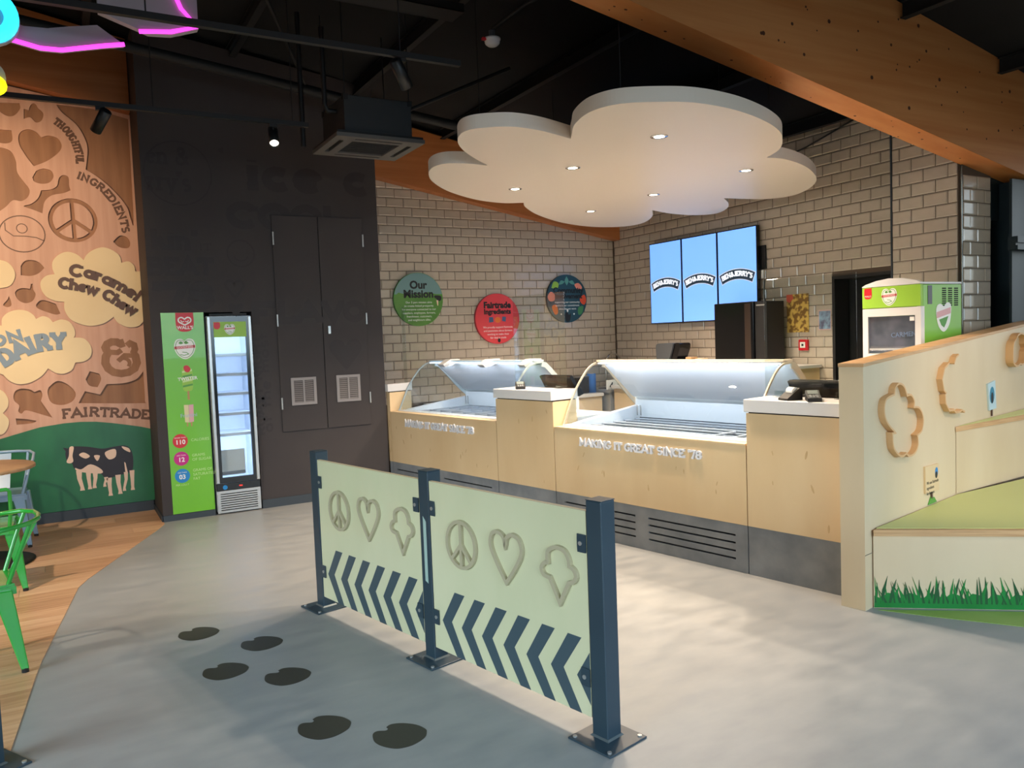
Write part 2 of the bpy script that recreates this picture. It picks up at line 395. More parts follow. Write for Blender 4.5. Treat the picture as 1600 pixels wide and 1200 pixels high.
M_BIRCHMOULD = mat('birch_motif', (184, 175, 146), 0.4)
M_PRINTBLACK = mat('hoofprint_black', (54, 55, 50), 0.5)
M_GREENPAINT = mat('chair_green', (48, 168, 62), 0.22, coat=.5)
M_BLUEPAINT = mat('chair_blue', (150, 180, 205), 0.25, coat=.4)
M_TABLETOP = mat('table_wood', (196, 148, 104), 0.4, rgb2=(208, 164, 122), scale=5, stretch=(.5, 4, 1))
M_RUBBER = mat('black_rubber', (22, 22, 24), 0.7)
M_MURAL = mat('mural_board', (196, 150, 126), 0.5, rgb2=(208, 164, 140), scale=3, stretch=(5, 1, .35), detail=6)
M_MURALDEEP = mat('mural_recess', (134, 92, 62), 0.55, rgb2=(158, 112, 78), scale=2.5, stretch=(4, 1, .4), detail=6)
M_MURALLET = mat('mural_letter', (104, 72, 54), 0.55)
M_MURALCREAM = mat('mural_cream', (226, 202, 158), 0.5, rgb2=(230, 208, 166), scale=2)
M_MURALBROWN = mat('mural_brown', (92, 66, 54), 0.5)
M_MURALBLUE = mat('mural_blue', (128, 146, 162), 0.5)
M_MURALGREEN = mat('mural_green', (24, 96, 56), 0.4, rgb2=(34, 112, 66), scale=4, stretch=(1, 1, .5))
M_COWBLACK = mat('cow_black', (38, 30, 36), 0.5)
M_COWPALE = mat('cow_pale', (238, 204, 178), 0.5)
M_LIME = mat('lime_panel', (112, 190, 34), 0.32, coat=.3)
M_RED = mat('red_print', (208, 28, 40), 0.4)
M_MAGENTA = mat('magenta_print', (196, 26, 128), 0.4)
M_BLUE = mat('blue_print', (28, 132, 200), 0.4)
M_WHITEP = mat('white_print', (240, 240, 236), 0.4)
M_GREENP = mat('green_print', (78, 150, 52), 0.4)
M_PINKP = mat('pink_print', (222, 168, 172), 0.4)
M_LIMEP = mat('lime_print', (150, 196, 60), 0.4)
M_PALELIME = mat('pale_lime_print', (196, 224, 150), 0.4)
M_WOODP = mat('stick_print', (186, 140, 92), 0.5)
M_SILVER = mat('silver_trim', (188, 188, 186), 0.3, metal=.6)
M_BLACKGLOSS = mat('black_gloss', (14, 14, 16), 0.15)
M_BLACKMATT = mat('black_matt', (18, 18, 19), 0.55)
M_FRIDGEIN = mat('fridge_interior', (226, 234, 244), 0.4)
M_GREYPLASTIC = mat('grey_plastic', (84, 88, 92), 0.4)
M_ACGREY = mat('vent_unit_grey', (46, 48, 50), 0.6)

ROOF = lambda x: 4.74-0.18*x
# ------------------------------------------------------------------ setting
floor = struct(MB().box(-6, 9, -4.2, 8.9, -.08, 0), 'floor', M_VINYL)
# oak planks laid left of the vinyl edge, flush to the hair
EDGE = [(-0.45, 1.7), (-0.271, 3.697), (-0.185, 4.668), (0.028, 6.135), (0.744, 7.753), (0.744, 8.58)]
def edge_x(y):
    for (x0, y0), (x1, y1) in zip(EDGE, EDGE[1:]):
        if y <= y1: return x0+(x1-x0)*(y-y0)/(y1-y0)
    return EDGE[-1][0]
OAKS = [M_OAK]+[mat('oak_floor_%s' % n, a, .36, rgb2=b, scale=6, stretch=(.35, 6, 1), detail=6, bump=.05) for n, a, b in (('pale', (208, 160, 122), (228, 186, 146)), ('mid', (192, 142, 104), (214, 170, 130)), ('dark', (182, 134, 98), (206, 160, 122)))]
PW, PLL = 0.19, 1.3
yy = 1.7; row = 0
while yy < 8.55:
    y0, y1 = yy+.001, min(yy+PW, 8.57)-.001
    xr0, xr1 = edge_x(y0), edge_x(y1); x = min(xr0, xr1)-0.05
    brk = [x for x in (xr1-((row*0.47) % PLL)-PLL*k for k in range(0, 4)) if x < min(xr0, xr1)-.12]
    xs = [None]+brk
    for i, b in enumerate(brk):
        if b < -4.2: break
        a0, a1 = (xr0, xr1) if i == 0 else (brk[i-1]-.002,)*2
        MB().prism([(b, y0), (a0, y0), (a1, y1), (b, y1)], .0, .0035).build('plank', OAKS[(row*7+i*3) % 4], floor)
    yy += PW; row += 1
MB().prism([(3.86, 2.735), (4.45, 2.262), (5.2, 1.7), (5.2, 1.2), (4.31, 2.03), (4.0, 2.5)], 0, .003).build('green_patch', M_GREENFLOOR, floor, label='green vinyl patch in front of the stepped seating')

# roof: a sloping black deck with steel purlins
roof = MB()
roof.add([(-6, -4.2, ROOF(-6)), (9, -4.2, ROOF(9)), (9, 8.9, ROOF(9)), (-6, 8.9, ROOF(-6)), (-6, -4.2, ROOF(-6)+.15), (9, -4.2, ROOF(9)+.15), (9, 8.9, ROOF(9)+.15), (-6, 8.9, ROOF(-6)+.15)],
         [(0, 1, 2, 3), (7, 6, 5, 4), (0, 4, 5, 1), (1, 5, 6, 2), (2, 6, 7, 3), (3, 7, 4, 0)])
ceiling = struct(roof, 'ceiling', M_ROOF)
for x in (-4.4, -3.2, -2.0, -.8, .4, 1.6, 2.8, 4.0, 5.2, 6.4):
    z = ROOF(x)
    p = MB()
    for ya, yb in ((-4.1, 3.45), (3.69, 8.38)):
        p.box(x-.03, x+.03, ya, yb, z-.014, z-.006); p.box(x-.004, x+.004, ya, yb, z-.115, z-.014); p.box(x-.03, x+.03, ya, yb, z-.123, z-.115)
    p.build('purlin', M_CEILSTEEL, ceiling)

def tile_wall(wall, x0, x1, z0, ztop, zphase, jphase, tw, th, keep=300, gap=.005, dep=.006, key=None, drop=None, cut=None):
    """running-bond bevelled tiles in the wall's own frame; the KEEP nearest become parts, the rest one joined part"""
    e = .010
    um = MB()
    v = [(-.5, 0, -.5), (.5, 0, -.5), (.5, 0, .5), (-.5, 0, .5)]
    bx, bz = e/tw, e/th
    v += [(-.5+bx, -1, -.5+bz), (.5-bx, -1, -.5+bz), (.5-bx, -1, .5-bz), (-.5+bx, -1, .5-bz)]
    um.add(v, [(4, 5, 6, 7), (0, 1, 5, 4), (1, 2, 6, 5), (2, 3, 7, 6), (3, 0, 4, 7)])
    me = um.mesh('tile', M_TILE); T = []
    r0 = math.floor((z0-zphase)/th)
    r = r0
    while zphase+r*th < ztop(0)+5:
        za, zb = max(z0, zphase+r*th), zphase+(r+1)*th
        if za > 6: break
        ja = jphase+(0 if r % 2 == 0 else tw/2); k = math.floor((x0-ja)/tw)
        while ja+k*tw < x1:
            a, b = max(x0, ja+k*tw), min(x1, ja+(k+1)*tw)
            if cut and zb < cut[1] and a < cut[0] < b: b = cut[0]
            if b-a > .02 and zb-za > .03 and za < max(ztop(a), ztop(b)) and not (drop and drop(a, b, za, zb)):
                T.append((a, b, za, zb))
            k += 1
        r += 1
        if zphase+r*th > max(ztop(x0), ztop(x1)): break
    mw = wall.matrix_basis
    T.sort(key=key or (lambda t: (Vector((wall.location.x, wall.location.y, 0))+Matrix.Rotation(wall.rotation_euler.z, 3, 'Z') @ Vector(((t[0]+t[1])/2, 0, (t[2]+t[3])/2))-Vector((0, 0, 1.6))).length))
    for a, b, za, zb in T[:keep]:
        o = bpy.data.objects.new('tile', me); COL.objects.link(o); o.parent = wall
        o.location = ((a+b)/2, -.0005, (za+zb)/2); o.scale = (b-a-gap, dep, zb-za-gap)
    rest = T[keep:]
    if rest:
        mb = MB()
        for a, b, za, zb in rest:
            c = ((a+b)/2, (za+zb)/2); s = (b-a-gap, zb-za-gap)
            mb.add([(c[0]+p[0]*s[0], -.0005+p[1]*dep, c[1]+p[2]*s[1]) for p in v], [(4, 5, 6, 7), (0, 1, 5, 4), (1, 2, 6, 5), (2, 3, 7, 6), (3, 0, 4, 7)])
        mb.build('tiles', M_TILE, wall, kind='stuff')
TW, TH = .2095, .1045
BB = lambda x: 4.01-0.181*x                     # underside of the timber beam on the back wall
wall_back = struct(MB().plate([(2.5, 0), (6.8, 0), (6.8, ROOF(6.8)), (2.5, ROOF(2.5))], 8.6, 8.85), 'wall_back', M_GROUT)
# its frame: x along the wall, front at y = 8.6
wall_back.location = (0, 8.6, 0)
wall_back.data.transform(Matrix.Translation((0, -8.6, 0)))
tile_wall(wall_back, 2.98, 6.58, .85, lambda x: BB(x)+.02, 2.9225, 3.3586, TW, TH)
wall_right = struct(MB().plate([(-8.85, 0), (-5.13, 0), (-5.13, 2.06), (-4.45, 2.06), (-4.45, 0), (-4.1, 0), (-4.1, 3.56), (-8.85, 3.56)], 0, .2), 'wall_right', M_GROUT, (6.593, 0, 0), -PI/2)
tile_wall(wall_right, -8.585, -4.27, .85, lambda x: 3.52, 2.5202, -4.706, TW, TH, drop=lambda a, b, za, zb: b > -5.131 and zb < 2.14 and a >= -5.131, cut=(-5.131, 2.14))
# pier that stands proud of the right wall, and its face towards the room
wall_pier = struct(MB().box(-4.258, -3.682, 0, .34, 0, 3.3), 'wall_pier', M_GROUT, (6.25, 0, 0), -PI/2)
tile_wall(wall_pier, -4.255, -3.69, .9, lambda x: 3.28, 2.5265, -3.978, .2095, .105)
pier_face = struct(MB().box(6.262, 6.66, 0, .02, 0, 2.84), 'wall_pier_face', M_GROUT, (0, 3.662, 0), 0)
tile_wall(pier_face, 6.27, 6.655, .9, lambda x: 2.72, 2.5265, 6.36, .2095, .105)
struct(MB().box(6.2425, 6.2495, 3.6535, 3.6605, .9, 2.8), 'trim_1', M_PIERTRIM)
struct(MB().box(6.24, 6.255, 4.256, 4.268, .9, 3.28), 'trim_2', M_DARKTRIM)
# dark doorway to the back room
struct(MB().box(-5.13, -5.10, -.012, .19, 0, 2.06).box(-4.48, -4.45, -.012, .19, 0, 2.06).box(-5.10, -4.48, -.012, .19, 2.03, 2.06), 'door_3', M_BLACKMATT, (6.593, 0, 0), -PI/2)
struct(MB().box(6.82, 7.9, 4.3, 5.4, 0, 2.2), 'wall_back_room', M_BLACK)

# left: dark papered service wall standing forward of the timber mural wall
YS = 7.88
NX0, NX1, NZ = 1.207, 1.642, 1.928               # fridge niche
ws = MB()
topz = lambda x: 4.5-0.13*(x-.745)
ws.plate([(.745, 0), (NX0, 0), (NX0, topz(NX0)), (.745, topz(.745))], YS, 8.6)
ws.plate([(NX1, 0), (2.972, 0), (2.972, topz(2.972)), (NX1, topz(NX1))], YS, 8.6)
ws.plate([(NX0, NZ), (NX1, NZ), (NX1, topz(NX1)), (NX0, topz(NX0))], YS, 8.6)
wall_service = struct(ws, 'wall_service', M_PAPER)
MB().box(NX0+.002, NX1-.002, 8.45, 8.55, 0, NZ-.002).build('niche_lining', M_BLACK, wall_service)
struct(MB().box(.738, NX0-.004, YS-.012, YS, 0, .056).box(.733, .745, YS-.012, 8.585, 0, .056), 'baseboard_service', M_DARKTRIM)
struct(MB().box(NX1+.002, 2.985, YS-.012, YS, 0, .085), 'baseboard_service_right', M_DARKTRIM)
# wall behind the mural, outer walls and glazing
wall_left = struct(MB().plate([(-6, 0), (.75, 0), (.75, ROOF(.75)), (-6, ROOF(-6))], 8.6, 8.85), 'wall_left', M_PAPER)
struct(MB().box(-6, .73, 8.545, 8.6, 0, .1), 'baseboard_left', M_DARKTRIM)
# timber beam running over the back wall
def beam(mb, x0, x1, ya, yb, bot, dep):
    return mb.add([(x0, ya, bot(x0)), (x1, ya, bot(x1)), (x1, yb, bot(x1)), (x0, yb, bot(x0)), (x0, ya, bot(x0)+dep), (x1, ya, bot(x1)+dep), (x1, yb, bot(x1)+dep), (x0, yb, bot(x0)+dep)],
                  [(0, 3, 2, 1), (4, 5, 6, 7), (0, 1, 5, 4), (1, 2, 6, 5), (2, 3, 7, 6), (3, 0, 4, 7)])
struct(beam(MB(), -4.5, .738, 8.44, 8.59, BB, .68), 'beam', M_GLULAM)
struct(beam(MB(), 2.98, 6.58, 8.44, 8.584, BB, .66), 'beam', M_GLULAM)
# big glulam beam crossing over the counter front
B2 = lambda x: 2.816-.1684*(x-6.25)
M_GLULAMLIT = mat('glulam_timber_lit', (204, 126, 66), 0.5, rgb2=(216, 144, 84), scale=2.5, stretch=(.25, 3, 6), detail=5, bump=.05)  # same timber as the back beam; its brighter light painted as a paler tone
big = struct(beam(MB(), -3.0, 7.6, 3.46, 3.675, B2, .80), 'beam', M_GLULAMLIT)
for i in range(70):
    x = random.uniform(2.6, 7.0); w = random.uniform(.06, .74); r = random.choice((.006, .008, .008, .011, .014))
    z = B2(x)+w
    MB().add([(x+r*1.1*math.cos(a), 3.4596, z+r*math.sin(a)) for a in [2*PI*k/8 for k in range(8)]]+[(x, 3.459, z)], [(k, (k+1) % 8, 8) for k in range(8)]).build('knot', M_KNOT, big)
for i in range(22):
    x = random.uniform(2.4, 6.2); y = random.uniform(3.48, 3.66); r = random.choice((.005, .007, .009))
    MB().add([(x+r*1.2*math.cos(a), y+r*math.sin(a), B2(x+r*1.2*math.cos(a))-.0005) for a in [-2*PI*k/8 for k in range(8)]], [tuple(range(8))]).build('knot', M_KNOT, big)
# dark steel column and rail at the right end, glazed side wall beyond
struct(MB().box(6.67, 6.99, 3.50, 3.52, 0, 2.70).box(6.67, 6.99, 3.76, 3.78, 0, 2.70).box(6.82, 6.84, 3.52, 3.76, 0, 2.70), 'column', M_STEEL)
struct(MB().box(6.6, 8.4, 3.42, 3.497, 2.13, 2.165).box(6.6, 8.4, 3.42, 3.497, 2.185, 2.235).box(6.6, 8.4, 3.435, 3.497, 2.165, 2.185), 'beam_rail', M_STEEL)
M_BLUEGREYPANEL = mat('blue_grey_panel', (96, 116, 134), 0.4)
struct(MB().box(7.0, 8.6, 3.6, 3.66, 0, 3.1), 'wall_side_panel', M_BLUEGREYPANEL)
struct(MB().box(6.64, 7.06, 3.682, 3.72, 2.4, 3.3), 'filler_plate', M_STEEL)  # filler plate added to stop outside light leaking past the column
struct(MB().box(6.99, 7.03, 3.46, 3.6, 0, 2.68), 'trim_3', M_STEEL)
struct(MB().box(-6.1, -6, -4.2, 8.85, 0, 5.9), 'wall_outer_left', mat('grey_paint', (120, 118, 115), .7))
# shop front: mullions and panes behind the camera; side glazing to the right
gf = MB()
for x in (-6, -4, -2, 0, 2, 4, 6, 8.9): gf.box(x-.04, x+.04, -4.2, -4.1, 0, 3.1)
for z in (0, 2.2, 3.06): gf.box(-6, 8.9, -4.2, -4.1, z, z+.07)
struct(gf, 'window_1', M_STEEL)
struct(MB().plate([(-6, 3.13), (8.9, 3.13), (8.9, ROOF(8.9)), (-6, ROOF(-6))], -4.2, -4.1), 'wall_front', M_BLACK)
gs = MB()
for y in (-4, -2, 0, 2, 3.5): gs.box(8.85, 8.95, y-.04, y+.04, 0, 3.1)
for z in (0, 3.03): gs.box(8.85, 8.95, -4, 3.5, z, z+.07)
struct(gs, 'window_2', M_STEEL)
# outside: paving and a clipped hedge that show up in the reflections
struct(MB().box(-25, 30, -30, -4.25, -.12, -.04), 'ground', mat('paving', (150, 150, 145), .8))
hb = MB()
for i in range(60):
    x = -20+i*.75+random.uniform(-.2, .2); y = -11+random.uniform(-.6, .6); r = random.uniform(.8, 1.5)
    b = bmesh.new(); bmesh.ops.create_icosphere(b, subdivisions=2, radius=r)
    for v in b.verts: v.co = Vector((v.co.x*(1+random.uniform(-.14, .14))+x, v.co.y*(1+random.uniform(-.14, .14))+y, v.co.z*(1+random.uniform(-.14, .14))+r*.8))
    hb.bm(b)
hedge = hb.build('hedge', mat('hedge_green', (74, 104, 40), .8, rgb2=(44, 70, 26), scale=3), kind='stuff'); hedge['label'] = 'leafy green hedge outside beyond the shop front'

# ------------------------------------------------------------------ counter run: three plinth blocks and two freezers
CX, CY = 3.729, 3.9
CA = math.atan2(-.9833, .182)                    # local x runs towards the camera end, y goes back behind the front
def counter_local(s, d): return (CX-.182*s+.9833*d, CY+.9833*s+.182*d)
def knots(mb, n, x0, x1, z0, z1, y):
    for _ in range(n):
        x, z = random.uniform(x0, x1), random.uniform(z0, z1); k = random.uniform(.6, 1.3); a = random.uniform(-.6, .6)
        mb.plate([(x+.006*k*math.cos(t)*1-.02*k*math.sin(t)*math.sin(a), z+.022*k*math.sin(t)) for t in [2*PI*i/9 for i in range(9)]], y-.0004, y)
    return mb
def block(x0, x1, label, name='counter_block'):
    t = thing(name, label, 'counter', (CX, CY, 0), CA, 'counter blocks between the ice cream freezers')
    g = .0015
    b = MB().box(x0+g, x1-g, 0, .27, .318, 1.05); o = b.build('front_panel', M_BIRCH, t)
    knots(MB(), 5, x0+.06, x1-.06, .36, 1.0, 0).build('knot_marks', M_KNOTPALE, o, kind='stuff')
    MB().box(x0+g, x1-g, .004, .27, .0, .316).build('plinth_panel', M_LAMINATE, t)
    MB().box(x0+.012, x1-.012, .012, .27, 1.05, 1.06).build('shadow_gap', M_SHADOWGAP, t)
    MB().box(x0-.004, x1+.004, -.022, .285, 1.06, 1.14, .004).build('worktop', M_SLAB, t)
    return t
blockC = block(.297, .985, 'ply counter block with white worktop next to the stepped seating')
blockB = block(-2.236, -1.499, 'ply counter block with white worktop between the two glass freezers')
blockA = block(-4.066, -4.004, 'narrow ply counter block with white worktop against the dark wall')

PROFILE = [(.085, .852), (.1, .87), (.126, .924), (.158, .985), (.195, 1.06), (.239, 1.132), (.285, 1.19), (.33, 1.24), (.375, 1.285), (.42, 1.318), (.46, 1.337), (.5, 1.348), (.59, 1.352)]
BACKP = [(.59, 1.352), (.64, 1.34), (.69, 1.30), (.78, 1.215), (.87, 1.125), (.95, 1.05), (1.03, .985)]
def sweep(mb, prof, x0, x1, th):
    """sheet along x with a yz profile, thickness th inwards"""
    n = len(prof); P = [Vector(p) for p in prof]; N = []
    for i in range(n):
        d = (P[min(i+1, n-1)]-P[max(i-1, 0)]).normalized(); N.append(Vector((d.y, -d.x)))
    ins = [p+q*th for p, q in zip(P, N)]
    v = [(x, p.x, p.y) for x in (x0, x1) for p in P]+[(x, p.x, p.y) for x in (x0, x1) for p in ins]
    f = []
    for i in range(n-1):
        f += [(i, i+1, n+i+1, n+i), (2*n+i, 3*n+i, 3*n+i+1, 2*n+i+1), (i, 2*n+i, 2*n+i+1, i+1), (n+i, n+i+1, 3*n+i+1, 3*n+i)]
    f += [(0, n, 3*n, 2*n), (n-1, 3*n-1, 4*n-1, 2*n-1)]
    return mb.add(v, f, False)
M_WELL = mat('well_steel', (112, 118, 128), .25, metal=.5)
def freezer(x0, x1, lx0, lx1, lz, lh, label, slots, bars, topmat, clips):
    t = thing('display_freezer', label, 'freezer', (CX, CY, 0), CA, 'glass topped ice cream freezers in the counter')
    g = .0015
    fp = MB().box(x0+g, x1-g, 0, .02, .318, .836).build('front_panel', M_BIRCH, t)
    knots(MB(), 9, x0+.08, x1-.08, .36, .70, 0).build('knot_marks', M_KNOTPALE, fp, kind='stuff')
    slab_text("MAKING IT GREAT SINCE '78", lh, .21, -.016, -.001, [(lx0, lz), (lx1, lz)], fp, M_SIGNWHITE, gap=.06)
    MB().box(x0+g, x1-g, -.006, .085, .837, .852, .003).build('ledge', M_BIRCH, t)
    holes = []
    for a, b in slots:
        for z in (.085, .137, .19, .241): holes.append([(a, z-.006), (b, z-.006), (b, z+.006), (a, z+.006)])
    pl = holed([(x0+g, .002), (x1-g, .002), (x1-g, .316), (x0+g, .316)], holes, .003, .018).build('plinth_panel', M_LAMINATE, t)
    MB().box(x0+.03, x1-.03, .05, .06, .03, .3).build('vent_backing', M_BLACK, pl)
    MB().box(x0+.01, x1-.01, .07, 1.02, .05, .60).build('cabinet', M_GREYPLASTIC, t)
    # white tub surround: rim, inner walls, tilted side rails
    w = MB()
    w.box(x0+.012, x1-.012, .086, .195, .80, .858, .004); w.box(x0+.012, x1-.012, .99, 1.06, .80, 1.03, .004)
    w.build('rim', M_FREEZERWHITE, t)
    for xa in (x0+.012, x1-.072):
        MB().yzprism([(.196, .80), (.989, .80), (.989, .945), (.196, .862)], xa, xa+.06).build('side_rail', M_FREEZERWHITE, t)
    MB().box(x0+.075, x1-.075, .152, .988, .61, .635).build('well_floor', M_WELL, t)
    lin_ = MB(); lin_.box(x0+.073, x1-.073, .19, .196, .635, .80); lin_.box(x0+.073, x1-.073, .98, .988, .635, .84)
    lin_.build('well_lining', M_WELL, t)
    n = 8
    wd = (x1-x0-.17)/n
    if bars:
        for k, y in enumerate((.215, .35, .49, .63, .77, .91)):
            MB().box(x0+.085, x1-.085, y-.012, y+.012, .825, .84, .003).build('cross_bar', M_TUBRIM, t)
        for k in range(5):
            MB().box(x0+.09, x1-.09, .225+.138*k, .345+.138*k, .70, .822).build('tub', M_TUBDARK, t)
        MB().box(x1-.25, x1-.235, .2, .6, .841, .853).box(x1-.42, x1-.405, .2, .5, .841, .853).build('wire_divider', M_FREEZERWHITE, t)
    else:
        for r, (ya, yb) in enumerate(((.205, .445), (.46, .70), (.715, .96))):
            for k in range(n):
                xa = x0+.085+wd*k; c = [(xa+.012, ya+.012), (xa+wd-.012, ya+.012), (xa+wd-.012, yb-.012), (xa+.012, yb-.012)]
                m = MB(); o4 = [(xa+.002, ya), (xa+wd-.002, ya), (xa+wd-.002, yb), (xa+.002, yb)]
                v = [(x, y,   .838) for x, y in o4]+[(x, y,   .838) for x, y in c]
                m.add(v, [(i, (i+1) % 4, 4+(i+1) % 4, 4+i) for i in range(4)]).add([(x, y,   .838) for x, y in c]+[(x*.96+(xa+wd/2)*.04, y, .70) for x, y in c], [((i+1) % 4, i, 4+i, 4+(i+1) % 4) for i in range(4)]+[(4, 5, 6, 7)])
                o = m.build('tub', M_TUBRIM, t)
                MB().box(xa+.02, xa+wd-.02, ya+.02, yb-.02, .705, .715).build('tub_bottom', M_TUBDARK, o)
    # curved glass, end frames, lid leaning back
    sweep(MB(), PROFILE, x0+.02, x1-.02, .006).build('curved_glass', M_GLASS, t)
    for xe, s in ((x0+.008, 1), (x1-.02, -1)):
        pr = PROFILE+BACKP[1:]
        ef = MB(); sweep(ef, PROFILE, xe, xe+.012, .014); sweep(ef, BACKP, xe, xe+.012, .05)
        ef.build('end_frame', M_FRAMECREAM if topmat is None else topmat, t)
        MB().yzprism([(y, z-.004) for y, z in pr[2:]]+[(1.0, .93), (.15, .846)], xe+.004, xe+.008).build('end_glass', M_GLASS, t)
    MB().box(x0+.02, x1-.02, .50, .62, 1.351, 1.366, .003).build('top_rail', M_FRAMECREAM if topmat is None else topmat, t)
    sweep(MB(), [(.61, 1.335), (.955, 1.045)], x0+.03, x1-.03, .022).build('lid_panel', M_LID, t)
    MB().box(x0+.03, x1-.03, .95, .985, 1.018, 1.034, .004).build('lid_rail', M_FREEZERWHITE, t)
    MB().tube([(x0+.09, .93, .95), (x0+.09, .93, .86)], .006).tube([(x0+.13, .93, .95), (x0+.13, .93, .86)], .006).build('hinge_stay', M_CHROME, t)
    for cx in clips:
        MB().yzprism([(.43, 1.30), (.62, 1.335), (.62, 1.378), (.50, 1.378), (.40, 1.328)], cx-.045, cx+.045).build('top_clip', M_SLAB, t)
    l = light('AREA', 'freezer_strip', (0, 0, 0), (0, 0, -1), 4.5*(x1-x0), (.88, .92, 1.0), x1-x0-.12, .04)
    l.parent = t; l.location = ((x0+x1)/2, .50, 1.325); l.rotation_euler = (math.radians(18), 0, 0)
    MB().box(x0+.05, x1-.05, .49, .515, 1.336, 1.343).build('led_strip', mat('led_glow', (225, 238, 255), emit=5.0), t)
    return t
fz1 = freezer(-4.0, -2.24, -3.71, -2.565, .708, .072, 'left glass topped freezer of the counter with white clips along its top', [(-3.925, -3.19), (-3.08, -2.34)], False, mat('freezer_frame_cool', (188, 200, 206), .3), (-3.62, -2.95, -2.34))
fz2 = freezer(-1.495, .293, -1.195, -.047, .716, .062, 'right glass topped freezer of the counter, with a cream top rail', [(-1.40, -.657), (-.533, .2)], True, None, ())

# clear screens standing on the worktops
def screen(x0, x1, z1, label, y=.225):
    t = thing('counter_screen', label, 'screen', (CX, CY, 0), CA, 'clear hygiene screens on the counter')
    MB().box(x0, x1, y, y+.006, 1.156 if x1-x0 > .2 else 1.1405, z1, .0015).build('pane', M_ACRYL, t)
    for x in ((x0+.1, x1-.1) if x1-x0 > .2 else ()):
        MB().box(x-.03, x+.03, y-.03, y+.036, 1.1405, 1.149).box(x-.03, x+.03, y-.008, y-.001, 1.149, 1.18).box(x-.03, x+.03, y+.007, y+.014, 1.149, 1.18).build('foot', M_ACRYL, t)
    return t
screen(-2.22, -1.56, 1.95, 'clear upright screen on the counter block between the two freezers')
screen(.30, .915, 1.90, 'clear upright screen on the counter block beside the stepped seating')
screen(-4.06, -4.003, 1.95, 'thin end of a clear screen on the counter block against the dark wall')

# tills and card readers on the blocks
def till(x, y, label):
    c = counter_local(-x, y)
    t = thing('till', label, 'till', (c[0], c[1], 0), CA+PI, 'tills behind the counter blocks')
    st = MB().box(-.06, .06, -.05, .05, .9, 1.10, .01); st.build('stand', M_BLACKMATT, t)
    MB().yzprism([(-.06, 1.08), (.08, 1.245), (.11, 1.235), (.0, 1.06)], -.19, .19).build('display', M_BLACKGLOSS, t)
    MB().yzprism([(-.053, 1.096), (.074, 1.244), (.072, 1.2465), (-.056, 1.0975)], -.175, .175).build('display_glass', mat('till_glass', (30, 44, 46), .1), t)
    return t
till(-1.80, .42, 'black till with slanted display behind the counter block between the freezers')
till(.60, .42, 'black till with slanted display behind the counter block beside the seating')
def till_shelf(x0, x1, label):
    t = thing('till_shelf', label, 'shelf', (CX, CY, 0), CA, 'staff side shelves behind the counter blocks')
    MB().box(x0, x1, .29, .75, .86, .9, .003).build('shelf_board', M_SLAB, t)
    MB().box(x0+.01, x0+.03, .30, .74, 0, .86).build('side_panel', M_BIRCH, t); MB().box(x1-.03, x1-.01, .30, .74, 0, .86).build('side_panel', M_BIRCH, t)
till_shelf(-2.23, -1.51, 'low white staff shelf under the till between the freezers')
till_shelf(.31, .93, 'low white staff shelf under the till beside the seating')
def reader(x, y, rz, label):
    c = counter_local(-x, y)
    t = thing('card_reader', label, 'card reader', (c[0], c[1], 1.1405), CA+rz, 'card readers on the worktops')
    MB().yzprism([(-.09, 0), (-.09, .022), (.0, .034), (.075, .058), (.09, .05), (.09, 0)], -.04, .04).build('body', M_BLACKMATT, t)
    MB().yzprism([(.012, .0395), (.07, .0575), (.0705, .0585), (.012, .0405)], -.03, .03).build('display', mat('reader_glass', (120, 130, 128), .2), t)
    k = MB()
    for i in range(4):
        for j in range(3):
            y = -.075+i*.018; z = .0235+(i*.018+.015)*.133
            k.box(-.026+j*.019, -.026+j*.019+.013, y, y+.011, z, z+.004)
    k.build('keypad', mat('key_grey', (170, 170, 168), .5), t, kind='stuff')
    return t
reader(-1.98, .075, .9, 'black card reader lying on the worktop between the freezers')
reader(.72, .07, .6, 'black card reader at the front of the worktop beside the seating')
t = thing('receipt_stand', 'small black slanted holder behind the card reader beside the seating', 'holder', (*counter_local(-.57, .06), 1.1405), CA-.4)
MB().yzprism([(-.05, 0), (-.05, .012), (.04, .075), (.06, .06), (.06, 0)], -.045, .045).build('base', M_BLACKMATT, t)
MB().cyl((-.03, .02, .052), .026, .06, 'x', 16).build('paper_roll', M_WHITEP, t)

